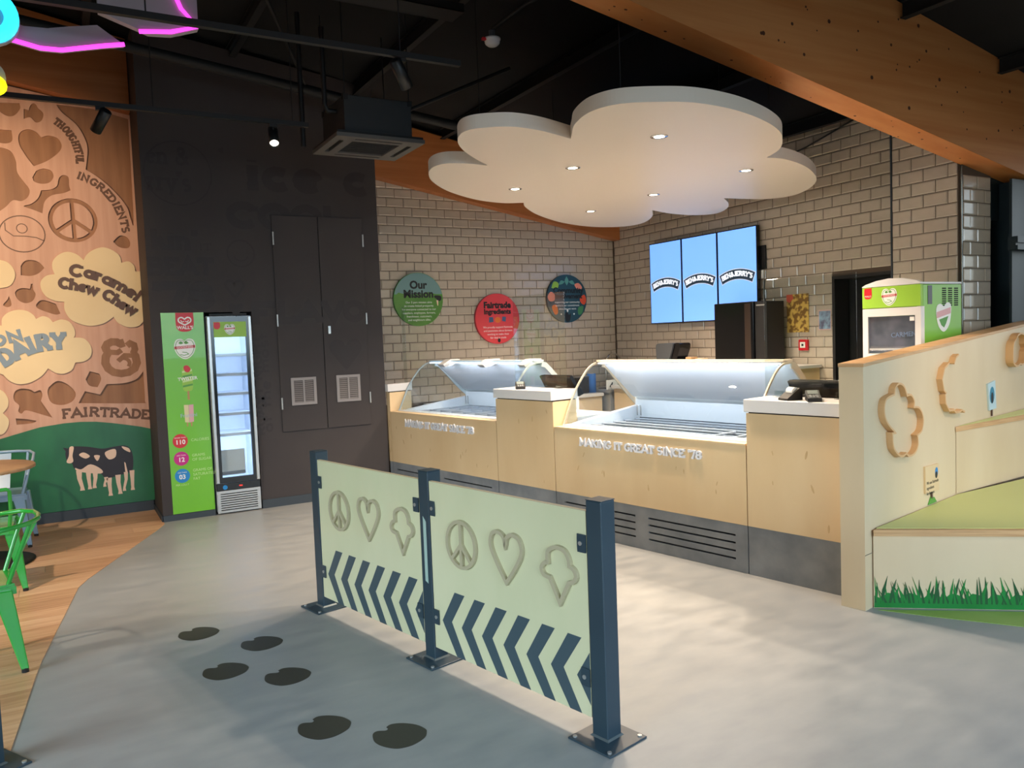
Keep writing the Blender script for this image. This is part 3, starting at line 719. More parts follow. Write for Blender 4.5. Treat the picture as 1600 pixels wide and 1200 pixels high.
# ------------------------------------------------------------------ back wall round signs
def sign(x, z, label, base, fn, rim):
    t = thing('round_sign', label, 'sign', (x, 8.588, z), 0, 'round printed signs on the tiled wall')
    MB().plate(circ(0, 0, .311, 48), -.034, 0).build('board', rim, t)
    fn(t)
    return t
YF = -.0345
def seg_poly(z, above, n=30, r=.308):
    a = math.asin(max(-1, min(1, z/r)))
    return circ(0, 0, r, n, None, a, PI-a, True) if above else circ(0, 0, r, n, None, -PI-a, a, True)
M_INK = mat('ink_black', (16, 18, 18), .5)
M_SKYP = mat('sky_print', (112, 150, 150), .4)
def sign1(t):
    MB().plate(seg_poly(.06, True), YF-.0005, YF).build('sky_print', M_SKYP, t)
    hill = [(-.307, .03), (-.25, .08), (-.17, .06), (-.08, .035), (.02, .06), (.12, .085), (.22, .06), (.302, .05)]
    MB().plate(hill+circ(0, 0, .307, 30, None, .12, -PI-.1, True), YF-.001, YF-.0003).build('hill_print', mat('meadow_print', (92, 144, 56), .4, rgb2=(76, 128, 44), scale=4), t)
    text('Our', .125, 0, .165, YF-.002, YF-.001, bold=.005).build('title', M_INK, t); text('Mission', .125, 0, .06, YF-.002, YF-.001, bold=.005).build('title', M_INK, t)
    b = MB()
    for i, l in enumerate(('Our 3 part mission aims', 'to create linked prosperity', 'for everyone connected to our', 'suppliers, employees, farmers,', 'franchisees, customers,', 'and neighbours alike.')): text(l, .034, 0, -.035-.041*i, YF-.0016, YF-.001, b)
    b.build('body_text', M_WHITEP, t)
    c = MB().plate(smooth_poly([(.20, .04), (.24, .045), (.285, .035), (.29, 0), (.27, -.02), (.24, -.015), (.225, .005), (.205, .015)]), YF-.002, YF-.001)
    c.build('cow_print', M_INK, t); MB().plate([(.225, -.01), (.25, -.012), (.246, -.075), (.236, -.075)], YF-.002, YF-.001).build('cow_legs_print', M_COWPALE, t)
def sign2(t):
    MB().plate(circ(0, 0, .306, 40), YF-.0005, YF).build('face_print', mat('coral_print', (212, 56, 66), .4, rgb2=(224, 74, 78), scale=2), t)
    text('Fairtrade', .105, 0, .165, YF-.002, YF-.001, bold=.005).build('title', M_INK, t); text('Ingredients', .085, 0, .085, YF-.002, YF-.001, bold=.004).build('title', M_INK, t)
    MB().plate([(-.125, -.045), (-.06, -.04), (-.065, .02), (-.12, .022)], YF-.0015, YF-.0005).plate([(.06, -.03), (.11, -.04), (.12, .02), (.065, .025)], YF-.0015, YF-.0005).build('bundle_print', mat('slate_print', (66, 92, 130), .5), t)
    MB().plate(circ(.0, -.015, .042, 18, .036), YF-.0018, YF-.0005).build('bean_print', mat('orange_print', (226, 116, 40), .5), t)
    b = MB()
    for i, l in enumerate(('We proudly support Fairtrade', 'and passionate about farmers', 'working to make their', 'fair deal in trade')): text(l, .034, 0, -.105-.043*i, YF-.0016, YF-.0005, b)
    b.build('body_text', M_WHITEP, t)
    MB().plate(circ(.01, -.268, .02, 16, .026), YF-.0018, YF-.0005).build('mark_print', M_INK, t)
def sign3(t):
    MB().plate(circ(0, 0, .306, 40), YF-.0005, YF).build('face_print', mat('teal_print', (22, 64, 76), .4, rgb2=(30, 76, 88), scale=2), t)
    def blob(nm, m, pts): MB().plate(smooth_poly(pts, 4), YF-.0012, YF-.0005).build(nm, m, t)
    M_ORG = mat('orange_print', (226, 116, 40), .5); M_CORAL = mat('coral_soft_print', (232, 140, 120), .5); M_AQ = mat('aqua_print', (86, 150, 140), .5)
    blob('leaf_print', M_AQ, [(0, .29, 1), (-.03, .23), (0, .17, 1), (.03, .23)])
    blob('leaf_print', M_AQ, [(-.03, .22, 1), (-.09, .235), (-.13, .18, 1), (-.07, .19)]); blob('leaf_print', M_AQ, [(.03, .22, 1), (.09, .235), (.13, .18, 1), (.07, .19)])
    blob('leaf_print', M_LIMEP, [(-.24, .14, 1), (-.2, .22), (-.13, .2), (-.15, .13)]); blob('flower_print', M_CORAL, [(.12, .18), (.19, .2), (.24, .14), (.18, .11)])
    blob('flower_print', M_CORAL, [(-.3, .03), (-.25, .09), (-.19, .05), (-.2, -.02), (-.27, -.03)]); blob('flower_print', mat('red_flower_print', (222, 80, 40), .5), [(.2, .0), (.27, .05), (.3, -.02), (.27, -.08), (.22, -.06)])
    blob('flower_print', M_ORG, [(-.24, -.1), (-.17, -.08), (-.15, -.18), (-.2, -.2)]); blob('leaf_print', mat('leaf_dark_print', (70, 140, 84), .5), [(.17, -.12), (.25, -.1), (.23, -.19), (.17, -.21)])
    text('Community', .098, .02, .105, YF-.002, YF-.001, bold=.004).build('title', M_INK, t); text('Involvement', .086, .02, .03, YF-.002, YF-.001, bold=.004).build('title', M_INK, t)
    b = MB()
    for i, l in enumerate(('supporting our community', 'and it is our commitment', 'since day we were')): text(l, .036, .0, -.045-.043*i, YF-.0016, YF-.0005, b)
    b.build('body_text', M_WHITEP, t)
    MB().plate(smooth_poly([(-.03, -.29), (-.04, -.2), (-.01, -.17), (.02, -.21), (.05, -.19), (.03, -.29)]), YF-.0014, YF-.0005).build('figure_print', M_INK, t)
    MB().plate(circ(.0, -.155, .012, 10, .02), YF-.0014, YF-.0005).plate(circ(-.1, -.2, .01, 10), YF-.0014, YF-.0005).plate(circ(.1, -.2, .012, 10), YF-.0014, YF-.0005).build('star_print', M_WHITEP, t)
sign(3.69, 2.066, 'round green Our Mission sign on the tiled wall', None, sign1, M_GREENP)
sign(4.735, 1.818, 'round red Fairtrade Ingredients sign on the tiled wall', None, sign2, mat('coral_edge', (190, 48, 60), .4))
sign(5.78, 2.055, 'round dark teal Community Involvement sign on the tiled wall', None, sign3, mat('teal_edge', (20, 56, 70), .4))

# ------------------------------------------------------------------ menu screens on the right wall
M_SCREEN = mat('screen_blue', (120, 176, 255), .3, emit=.92)
def menu_screen(y0, y1, label):
    t = thing('menu_screen', label, 'screen', (6.50, 0, 0), -PI/2, 'portrait menu screens on the tiled wall')
    a, b = -y0, -y1
    MB().box(a+.001, b-.001, 0, .045, 1.68, 2.678, .004).build('casing', M_BLACKGLOSS, t)
    MB().box(a+.12, b-.12, .045, .081, 1.9, 2.5).build('wall_bracket', M_BLACKMATT, t)
    MB().box(a+.014, b-.014, -.0012, .0, 1.692, 2.666).build('display', M_SCREEN, t)
    c = (a+b)/2; R = .55; zc = 2.155-R
    band = arc(c, zc, R+.085, R+.085, 90+25, 90-25, 15)+arc(c, zc, R-.03, R-.03, 90-25, 90+25, 15)
    lg = MB().plate(band, -.0022, -.0012).build('logo_banner', mat('banner_slate', (58, 84, 110), .4), t)
    lb = MB(); ring_poly(lb, band, .009, -.0026, -.0012).build('logo_edge', mat('banner_pale', (210, 226, 246), .4, emit=.5), lg)
    slab_text("BEN&JERRY'S", .058, .24, -.0036, -.0022, arc(c, zc, R+.005, R+.005, 90+22.5, 90-22.5, 15), lg, mat('banner_white', (240, 246, 255), .4, emit=.8), 'logo_lettering', joined=True, gap=.06)
    return t
menu_screen(7.752, 7.166, 'portrait blue menu screen nearest the corner of the tiled walls')
menu_screen(7.165, 6.580, 'middle portrait blue menu screen of the three on the tiled wall')
menu_screen(6.579, 5.994, 'portrait blue menu screen furthest from the corner, above the black machine')
t = thing('media_player', 'small black box with white plug beside the last menu screen', 'box', (6.56, 5.99, 2.33), -PI/2)
MB().box(-.045, .05, 0, .022, -.12, .13, .004).build('body', M_BLACKMATT, t); MB().box(.0, .03, -.012, 0, -.22, -.13, .003).build('plug', M_WHITEP, t)
cbl = MB().tube([(6.575, 5.97, 2.10), (6.572, 5.98, 1.95), (6.574, 5.96, 1.84)], .006).build('power_cable', M_BLACKMATT); tag(cbl, 'black cable hanging down the tiles below the media box', 'cable')
cbl = MB().tube([(6.572, 6.08, 3.26), (6.57, 5.4, 3.36), (6.568, 4.75, 3.52)], .008).build('wall_cable', M_BLACKMATT); tag(cbl, 'black cable rising across the tiled wall to the timber beam', 'cable')

# ------------------------------------------------------------------ back counter against the right wall with its machines
t = thing('back_counter', 'low back counter along the tiled wall behind the freezers', 'counter', (0, 0, 0))
MB().box(5.95, 6.575, 5.18, 7.9, .90, .94, .004).build('worktop', M_SLAB, t)
for y0, y1 in ((5.2, 6.09), (6.095, 6.985), (6.99, 7.88)):
    MB().box(5.985, 6.005, y0, y1, .1, .89).build('door', M_BIRCH, t)
MB().box(6.01, 6.57, 5.2, 7.88, .02, .895).build('carcass', M_BIRCHPALE, t)
t = thing('raised_shelf', 'raised shelf on the back counter under the black machine', 'shelf', (0, 0, 0))
MB().box(6.1, 6.572, 5.25, 7.45, 1.17, 1.2, .003).build('shelf_board', M_SLAB, t)
for y in (5.27, 6.3, 7.41): MB().box(6.12, 6.56, y, y+.02, .9405, 1.17).build('shelf_side', M_BIRCH, t)
t = thing('soft_serve_machine', 'tall black two part machine on the shelf below the menu screens', 'machine', (6.2, 0, 0), -PI/2)
MB().box(-6.34, -5.79, 0, .28, 1.25, 1.86, .008).build('body', M_BLACKGLOSS, t)
MB().box(-5.785, -5.63, .02, .28, 1.25, 1.855, .008).build('body', M_BLACKMATT, t)
MB().box(-5.90, -5.82, -.006, 0, 1.27, 1.84, .002).build('door_edge', mat('bronze_trim', (70, 58, 50), .35, metal=.6), t)
MB().box(-5.76, -5.65, .014, .02, 1.81, 1.825).build('vent_slot', M_SILVER, t)
for x in (-6.28, -5.86, -5.75, -5.67):
    MB().cyl((x, .06, 1.2005), .022, .05, 'z', 12).cyl((x, .25, 1.2005), .022, .05, 'z', 12).build('foot', M_SILVER, t)
t = thing('blender', 'grey and black blender hood on the shelf left of the black machine', 'blender', (6.2, 7.12, 1.2005), -PI/2)
MB().box(-.19, .20, 0, .22, 0, .05, .01).build('base', M_BLACKMATT, t)
MB().plate(smooth_poly([(-.19, .05, 1), (-.2, .2), (-.15, .24), (.05, .24), (.1, .22), (.03, .05, 1)], 5), .0, .2).build('hood', M_GREYPLASTIC, t)
MB().plate(smooth_poly([(.04, .05, 1), (.07, .17), (.1, .235), (.19, .24), (.2, .19), (.16, .1), (.14, .05, 1)], 5), .02, .18).build('jug_cover', M_BLACKGLOSS, t)
for i, (y, w, h, m, lb) in enumerate(((6.72, .09, .085, M_EDGE, 'tan carton on the shelf between blender and black machine'), (6.56, .10, .07, M_MURALCREAM, 'cream carton on the shelf touching the black machine side'), (6.02, .17, .045, M_WHITEP, 'flat white packet under the black machine'))):
    t = thing('carton', lb, 'carton', (6.16, y, 1.2005), -PI/2, 'cartons on the raised shelf')
    MB().box(-w/2, w/2, 0, .1, 0, h, .004).build('body', m, t); MB().box(-w/2+.004, w/2-.004, .03, .05, h, h+.002).build('tape', M_SLAB, t)
# sink counter along the back wall, seen through the freezer glass, with a swan-neck tap
t = thing('sink_counter', 'sink counter along the back tiled wall behind the freezers', 'counter', (0, 0, 0))
MB().box(3.7, 5.93, 8.02, 8.58, .80, .84, .004).build('worktop', M_SLAB, t); MB().box(3.72, 5.92, 8.05, 8.57, .02, .80).build('carcass', M_BIRCHPALE, t)
t = thing('sink_unit', 'steel sink unit in the corner of the tiled walls', 'sink', (0, 0, 0))
MB().box(5.95, 6.575, 7.93, 8.575, .84, .875, .004).box(5.97, 6.57, 7.95, 8.57, .02, .84).build('body', M_SILVER, t)
MB().box(6.05, 6.45, 8.02, 8.3, .8755, .882).build('bowl', M_TUBDARK, t)
t = thing('swan_neck_tap', 'chrome arched tap in the corner behind the freezer', 'tap', (6.44, 8.48, .8755))
MB().cyl((-.125, 0, 0), .025, .03, 'z', 16).build('base', M_CHROME, t)
MB().tube([(-.125, 0, .03), (-.125, 0, .31)]+[(-.125+.125*(1-math.cos(a)), 0, .31+.125*math.sin(a)) for a in [PI*i/12 for i in range(1, 13)]]+[(.125, 0, .26)], .0115, 10).build('spout', M_CHROME, t)
t = thing('black_crate', 'black box on the sink counter seen through the freezer glass', 'box', (5.70, 8.15, .8405)); MB().box(-.1, .1, 0, .25, 0, .2, .006).build('body', M_BLACKMATT, t); MB().box(-.104, .104, -.004, .254, .2, .212, .003).build('lid', M_GREYPLASTIC, t)
t = thing('paper_roll', 'blue paper roll standing on the sink counter beside the black box', 'paper roll', (5.875, 8.2, .8405)); MB().lathe([(.024, 0), (.055, 0), (.055, .24), (.024, .24), (.024, 0)], n=24).build('roll', mat('roll_blue', (50, 110, 190), .8), t); MB().lathe([(.020, .002), (.0235, .002), (.0235, .243), (.020, .243), (.020, .002)], n=16).build('core', M_EDGE, t)
t = thing('scoop_tray', 'white tray of dark scoops on the counter left of the tap', 'tray', (6.06, 7.985, .8755)); MB().box(-.1, .3, 0, .03, 0, .12, .006).build('tray', M_WHITEP, t)
for i in range(3): MB().tube([(-.05+.11*i, -.001, .03), (-.02+.11*i, -.004, .09)], [.018, .008], 8).build('scoop', M_BLACKMATT, t)

# things on the right wall
t = thing('patterned_sheet', 'yellow and brown patterned sheet with a red corner on the tiled wall', 'poster', (6.582, 5.545, 1.72), -PI/2)  # flat sheet with a yellow and brown pattern
MB().box(-.137, .137, -.004, 0, -.195, .195).build('sheet', mat('giraffe_print', (214, 178, 92), .5, rgb2=(128, 92, 40), scale=20, detail=1, contrast=(.44, .54)), t)
MB().plate([(-.137, .195), (-.06, .195), (-.05, .15), (-.1, .11), (-.137, .13)], -.0048, -.004).build('corner_print', mat('salmon_print', (206, 92, 72), .5), t)
t = thing('blue_poster_reflection', 'reflected pale blue poster with pink border, built as a flat sheet beside the dark doorway', 'poster', (6.582, 5.22, 1.64), -PI/2)  # poster reflection in the clear screen, painted as a sheet on the wall
MB().box(-.07, .08, -.004, 0, -.1, .1).build('sheet', mat('pink_paper', (206, 170, 168), .5), t)
MB().box(-.062, .072, -.0048, -.004, -.09, .088).build('picture', mat('cloudy_print', (150, 186, 214), .5, rgb2=(90, 84, 110), scale=14, detail=3), t)
t = thing('call_point', 'small red fire alarm call point on the tiled wall', 'alarm', (6.582, 5.465, 1.395), -PI/2)
MB().box(-.055, .055, -.03, 0, -.055, .055, .006).build('body', M_RED, t); MB().box(-.032, .032, -.033, -.03, -.028, .03, .001).build('panel', M_WHITEP, t); MB().box(-.012, .012, -.0345, -.033, -.01, .012).build('button', M_INK, t)

# ------------------------------------------------------------------ stepped seating with its tall side panel
PA = math.atan2(.188, .982)
t = thing('seating_side_panel', 'tall pale ply panel at the end of the stepped seating, with cloud outlines', 'panel', (3.79, 2.762, 0), PA)
ptop = lambda x: 1.357+.0625*x
PL = 3.05
MB().add([(0, 0, .0), (PL, 0, .0), (PL, .138, .0), (0, .138, .0), (0, 0, ptop(0)), (PL, 0, ptop(PL)), (PL, .138, ptop(PL)), (0, .138, ptop(0))], [(0, 3, 2, 1), (4, 5, 6, 7), (0, 1, 5, 4), (1, 2, 6, 5), (2, 3, 7, 6), (3, 0, 4, 7)]).build('panel_board', M_BIRCHPALE, t)
cap = MB().add([(-.002, -.003, ptop(0)+.0005), (PL, -.003, ptop(PL)+.0005), (PL, .141, ptop(PL)+.0005), (-.002, .141, ptop(0)+.0005), (-.002, -.003, ptop(0)+.02), (PL, -.003, ptop(PL)+.02), (PL, .141, ptop(PL)+.02), (-.002, .141, ptop(0)+.02)], [(0, 3, 2, 1), (4, 5, 6, 7), (0, 1, 5, 4), (1, 2, 6, 5), (2, 3, 7, 6), (3, 0, 4, 7)])
cap.build('cap', M_EDGE, t)
MB().box(-.001, .078, -.0012, 0, .311, .314).build('joint_line', M_SHADOWGAP, t)
def e_loc(X, Y): return ((X-3.79)*.982+(Y-2.762)*.188)
M_OUTLINE = mat('outline_ply', (216, 172, 122), .5)
def outline(pts, nm='cloud_outline', th=.036, w=.012, closed=True, lab=None):
    mb = MB(); ring_poly(mb, smooth_poly(pts, 5) if closed else pts, w, -th, -.0005, closed); return mb.build(nm, M_OUTLINE, t, label=lab)
outline([(0.307, 1.186, 1), (0.32, 1.223), (0.37, 1.243), (0.433, 1.222), (0.472, 1.166, 1), (0.529, 1.165), (0.57, 1.126), (0.564, 1.091, 1), (0.644, 1.077), (0.695, 1.014), (0.676, 0.943), (0.608, 0.918, 1), (0.615, 0.911, 1), (0.618, 0.858), (0.574, 0.817), (0.498, 0.808), (0.46, 0.829, 1), (0.386, 0.822), (0.294, 0.879), (0.276, 0.966, 1), (0.318, 0.964, 1), (0.213, 1.033), (0.177, 1.098), (0.2, 1.164)], lab='birch cloud outline')
outline([(1.253, 1.37), (1.204, 1.353), (1.174, 1.316)], closed=False)
outline([(1.097, 1.324), (1.021, 1.294), (0.983, 1.228), (1.01, 1.158), (1.048, 1.136)], closed=False)
outline([(1.029, 1.13), (1.038, 1.072), (1.094, 1.021), (1.162, 1.019)], closed=False)
outline([(1.162, 1.023), (1.2, 1.0), (1.26, 0.998), (1.3, 1.007), (1.351, 0.99)], closed=False)
outline([(2.299, 1.434, 1), (2.337, 1.464), (2.415, 1.475), (2.507, 1.45), (2.521, 1.4, 1), (2.553, 1.363), (2.521, 1.337, 1), (2.508, 1.283), (2.442, 1.246), (2.39, 1.253, 1), (2.312, 1.239), (2.236, 1.27), (2.231, 1.349), (2.248, 1.41)], th=.05, lab='dark cloud outline')
SG1=[(0.777, 0.702), (0.986, 0.697), (0.989, 0.527), (0.784, 0.534)]; SG1S=[(0.888, 0.533), (0.875, 0.5)]; SG1M=[(0.838, 0.449), (0.875, 0.5), (0.929, 0.491), (0.968, 0.444)]; LG1=[(0.946, 0.666), (0.945, 0.631)]; SG2=[(1.835, 1.139), (1.979, 1.155), (2.003, 0.956), (1.869, 0.951)]; SG2S=[(1.932, 0.954), (1.932, 0.907)]; SG2L=[(1.916, 1.066), (1.915, 1.006)]
sgm = MB().plate(SG1, -.012, -.0005).build('little_sign', M_BIRCH, t)
MB().plate(circ(LG1[0][0], (LG1[0][1]+LG1[1][1])/2, .022, 14, .03), -.0128, -.012).build('leaf_mark', M_BLUE, sgm)
MB().plate(circ(LG1[0][0]-.004, LG1[1][1], .018, 10, .022), -.0132, -.0128).build('dot_mark', M_INK, sgm)
tb = MB()
zc = (SG1[0][1]+SG1[2][1])/2
for i, ln in enumerate(('We use Fairtrade', 'ingredients', 'for farmers')): text(ln, .028, SG1[0][0]+.02, zc-.02-i*.032, -.0128, -.012, tb, 'LEFT', sx=.9)
tb.build('lettering', M_INK, sgm)
MB().box(SG1S[0][0]-.008, SG1S[0][0]+.008, -.01, -.0005, SG1S[1][1]-.01, SG1S[0][1]).build('stake', M_MURALBROWN, t)
MB().plate([(x, max(z, .455)) for x, z in SG1M], -.006, -.0006).build('grass_mound', M_GREENP, t)
sgm = MB().plate(SG2, -.012, -.0005).build('little_sign', mat('pale_blue_print', (190, 214, 222), .4), t)
MB().plate(circ(SG2L[0][0]+.0, (SG2L[0][1]+SG2L[1][1])/2+.02, .045, 14, .06), -.0128, -.012).build('blue_mark', mat('aqua_blue_print', (40, 130, 160), .4), sgm)
MB().plate(circ(SG2L[0][0]+.0, (SG2L[0][1]+SG2L[1][1])/2+.0, .022, 12, .04), -.0134, -.0128).build('dark_mark', M_INK, sgm)
MB().box(SG2S[0][0]-.007, SG2S[0][0]+.007, -.01, -.0005, SG2S[1][1], SG2S[0][1]+.01).build('stake', M_MURALBROWN, t)
# steps
s1 = thing('seating_step', 'lowest seating step with green top and painted grass along its front', 'step', (0, 0, 0), 0, 'seating steps')
# the front runs from the side panel towards the room
R0 = (3.874, 2.771); RD = Vector((.776, -.630)); RD.normalize(); RL = 2.2
R1 = (R0[0]+RD.x*RL, R0[1]+RD.y*RL); RN = Vector((RD.y*-1, RD.x)) # back direction
poly = [R0, R1, (R1[0]+1.2, R1[1]+1.2), (6.8, 3.02), (5.06, 2.995)]
MB().prism(poly, .0, .41).build('riser', M_BIRCHPALE, s1)
off = Vector((-RD.y, RD.x))*-.012
MB().prism([(R0[0]+off.x-.002, R0[1]+off.y), (R1[0]+off.x, R1[1]+off.y), poly[2], poly[3], poly[4]], .411, .446).build('nosing', M_EDGE, s1)
MB().prism([(R0[0]+.03, R0[1]+.0), (R1[0]+.02, R1[1]+.02), poly[2], poly[3], poly[4]], .4465, .4505).build('tread', mat('tread_green', (200, 204, 130), .5), s1)
gr = MB(); ang = math.atan2(RD.y, RD.x)
strip = [(.003, .002), (RL, .002), (RL, .07)]+[(RL-RL*i/60, .075+.02*math.sin(i*2.1)) for i in range(1, 60)]+[(.003, .07)]
gm = mat('grass_print', (10, 120, 44), .45, rgb2=(18, 134, 56), scale=6); gd = mat('grass_print_dark', (14, 82, 38), .5)
def riser_local(mb):  # xz shapes on the riser front
    c, s = math.cos(ang), math.sin(ang)
    mb.v = [(R0[0]+x*c-y*s, R0[1]+x*s+y*c, z) for x, y, z in mb.v]; return mb
g1, g2 = MB().plate(strip, -.0016, -.0006), MB()
k = 0
while k*.0125 < RL-.02:
    x = k*.0125+random.uniform(0, .01); h = random.uniform(.08, .155); w = random.uniform(.009, .016); b = random.uniform(-.045, .045)
    pts = [(x, .03), (x+b*.35-w*.1, .03+h*.5), (x+b, .03+h), (x+b*.45+w*.9, .03+h*.45), (x+w, .03)]
    (g1 if k % 2 else g2).plate([(max(px_, .004), pz_) for px_, pz_ in pts], -.0022-(k % 5)*.0001, -.0006); k += 1
gp = riser_local(g1).build('grass_print', gm, s1, kind='stuff'); riser_local(g2).build('grass_print_dark', gd, gp, kind='stuff')
s2 = thing('seating_step', 'second seating step behind the green tread, with a green top', 'step', (0, 0, 0), 0, 'seating steps')
MB().prism([(5.058, 3.002), (6.9, 3.10), (6.9, 3.34)], .452, .862).build('riser', M_BIRCHPALE, s2)
MB().prism([(5.045, 2.998), (6.9, 3.088), (6.9, 3.338)], .8625, .896).build('nosing', M_EDGE, s2)
MB().prism([(5.10, 3.004), (6.9, 3.11), (6.9, 3.338)], .8965, .90).build('tread', mat('tread_green', (200, 204, 130), .5), s2)

# ------------------------------------------------------------------ green countertop freezer cabinet behind the panel
t = thing('display_cabinet', 'green and white tall display freezer standing behind the ply side panel', 'freezer', (5.4, 0, 0), -PI/2)
A0, A1 = -3.925, -3.452
MB().box(A0, A1, .012, .49, .02, 1.86, .006).build('cabinet', mat('cabinet_lime', (120, 184, 56), .3, coat=.3), t)
MB().box(A0+.0, A0+.045, -.012, .012, .4, 1.70).box(A1-.045, A1, -.012, .012, .4, 1.70).box(A0+.045, A1-.045, -.012, .012, 1.64, 1.70).box(A0+.045, A1-.045, -.012, .012, .4, 1.36).build('door_frame', M_SLAB, t)
MB().box(A0+.046, A1-.046, -.004, .0, 1.362, 1.638).build('door_glass', M_FRIDGEGLASS, t)
MB().box(A0+.047, A1-.047, .004, .0115, 1.362, 1.638).build('door_backing', mat('cabinet_dim', (92, 98, 104), .35, rgb2=(140, 134, 140), scale=7, detail=2), t)
MB().box(A0+.05, A1-.05, -.006, .003, 1.385, 1.40).build('door_rail', M_SILVER, t)
MB().box(A0, A1, -.014, .012, 1.704, 1.862, .002).build('header', M_LIMEP, t)
MB().plate([(A0, 1.864), (A1, 1.864), (A1, 1.874), (A1-.03, 1.89), (A1-.15, 1.915), (A1-.25, 1.92), (A0+.12, 1.908), (A0+.03, 1.885), (A0, 1.87)], -.016, .02).box(A0, A1, .02, .49, 1.862, 1.876).build('top_cover', M_SLAB, t)
MB().box(A1-.03, A1+.001, -.0125, .03, .05, 1.702).build('corner_strip', M_SLAB, t)
lr = MB().plate(smooth_poly([(A0+.02, 1.856, 1), (A0+.08, 1.858, 1), (A0+.08, 1.79), (A0+.05, 1.775), (A0+.02, 1.788)], 5), -.0155, -.014).build('red_tab', M_RED, t)
text("WALL'S", .017, A0+.05, 1.795, -.0162, -.0155).build('lettering', M_WHITEP, lr)
def heart_logo(mb_parent, x, z, r, y, m1=M_WHITEP):
    hp = smooth_poly([(x-r*.95, z+.25*r), (x-.75*r, z+.85*r), (x-.3*r, z+.95*r), (x, z+.72*r, 1), (x+.3*r, z+.95*r), (x+.75*r, z+.85*r), (x+.95*r, z+.25*r), (x+.75*r, z-.45*r), (x+.25*r, z-.92*r), (x-.25*r, z-.92*r), (x-.75*r, z-.45*r)], 5)
    o = MB().plate(hp, y-.0006, y).build('heart_badge', m1, mb_parent)
    gmb = MB(); ring_poly(gmb, [(x+(a-x)*.86, z+(b-z)*.86) for a, b in hp], r*.05, y-.0012, y-.0005); 
    ring_poly(gmb, [(x-.45*r, z-.52*r), (x-.1*r, z-.62*r), (x+.3*r, z-.5*r), (x+.1*r, z-.34*r), (x-.25*r, z-.3*r)], r*.06, y-.0012, y-.0005, False)
    for sx in (-.35, .12): gmb.plate(smooth_poly([(x+r*(sx-.2), z+.55*r, 1), (x+r*sx, z+.72*r), (x+r*(sx+.25), z+.55*r, 1), (x+r*sx, z+.45*r)], 4), y-.0012, y-.0005)
    gmb.build('leaf_drawing', M_GREENP, o)
    rb = MB().plate([(x-r*.92, z-.02*r), (x+r*.92, z+.08*r), (x+r*.92, z+.34*r), (x-r*.92, z+.24*r)], y-.0012, y-.0005).build('ribbon', mat('ribbon_red', (206, 70, 80), .4), o)
    text('GOODNESS', r*.27, x, z+.16*r, y-.0018, y-.0011, rot=.06).build('ribbon_lettering', M_WHITEP, o)
    return o
heart_logo(t, (A0+A1)/2-.01, 1.782, .066, -.0142)
MB().box(A1-.09, A1-.055, -.0055, -.004, 1.60, 1.63).build('sticker', M_WHITEP, t)
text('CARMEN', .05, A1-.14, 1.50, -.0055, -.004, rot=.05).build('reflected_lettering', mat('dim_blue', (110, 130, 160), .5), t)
side = MB()
for c in range(3):
    for r in range(9): side.box(A1, A1+.0015, .245+c*.075, .245+c*.075+.05, 1.70+r*.0155, 1.70+r*.0155+.009)
side.build('vent_slots', M_BLACK, t, kind='stuff')
MB().box(A1, A1+.003, .07, .12, 1.715, 1.85).build('side_recess', M_GREYPLASTIC, t)
sb = MB(); hp = smooth_poly([(.18, 1.53), (.19, 1.59), (.235, 1.605), (.275, 1.585, 1), (.315, 1.615), (.36, 1.60), (.365, 1.54), (.34, 1.45), (.275, 1.40), (.21, 1.44)], 5)
n = len(hp); sb.add([(A1+.0016, y-.01, z+.11) for y, z in hp], [tuple(range(n))]); so = sb.build('heart_badge', M_WHITEP, t)
MB().add([(A1+.0024, .175, 1.61), (A1+.0024, .35, 1.645), (A1+.0024, .35, 1.69), (A1+.0024, .175, 1.655)], [(0, 1, 2, 3)]).build('ribbon', M_PINKP, so)
MB().add([(A1+.0024, y-.01, z+.11) for y, z in ((.215, 1.49), (.33, 1.515), (.3, 1.46), (.275, 1.43), (.24, 1.45))], [(0, 1, 2, 3, 4)]).build('leaf_drawing', M_GREENP, so)
MB().add([(A1+.0014, .03, .06), (A1+.0014, .48, .06), (A1+.0014, .48, 1.38), (A1+.0014, .03, 1.34)], [(0, 1, 2, 3)]).build('side_band', mat('band_green', (96, 150, 40), .35), t)

# ------------------------------------------------------------------ upright fridge in the dark wall, and the green panel beside it
t = thing('lime_panel', 'lime green advertising panel set in the dark wall left of the upright fridge', 'sign', (0, YS, 0))
MB().plate([(.832, .0585), (1.203, .0585), (1.203, 1.93), (.832, 1.93)], -.004, -.0005).build('panel_board', M_LIME, t)
tab = MB().plate(smooth_poly([(.958, 1.929, 1), (1.112, 1.929, 1), (1.112, 1.81), (1.085, 1.765), (1.03, 1.752), (.98, 1.765), (.958, 1.81)], 5), -.005, -.004).build('red_tab', M_RED, t)
hh = MB(); ring_poly(hh, smooth_poly([(1.035, 1.815, 1), (.985, 1.845), (.985, 1.875), (1.01, 1.885), (1.035, 1.868, 1), (1.06, 1.885), (1.085, 1.875), (1.085, 1.845)], 5), .012, -.0056, -.005); ring_poly(hh, [(1.0, 1.86), (1.012, 1.842), (1.03, 1.85)], .007, -.0056, -.005, False); ring_poly(hh, [(1.04, 1.85), (1.058, 1.842), (1.07, 1.86)], .007, -.0056, -.005, False)
hh.build('heart_emblem', M_WHITEP, tab); text("WALL'S", .042, 1.035, 1.79, -.0056, -.005, bold=.0012).build('lettering', M_WHITEP, tab)
heart_logo(t, 1.023, 1.594, .098, -.004)
l1 = MB().plate(smooth_poly([(.985, 1.40), (.985, 1.22), (1.03, 1.20), (1.07, 1.22), (1.075, 1.38), (1.05, 1.42), (1.01, 1.425)], 4), -.0048, -.004).build('lolly_picture', M_LIMEP, t)
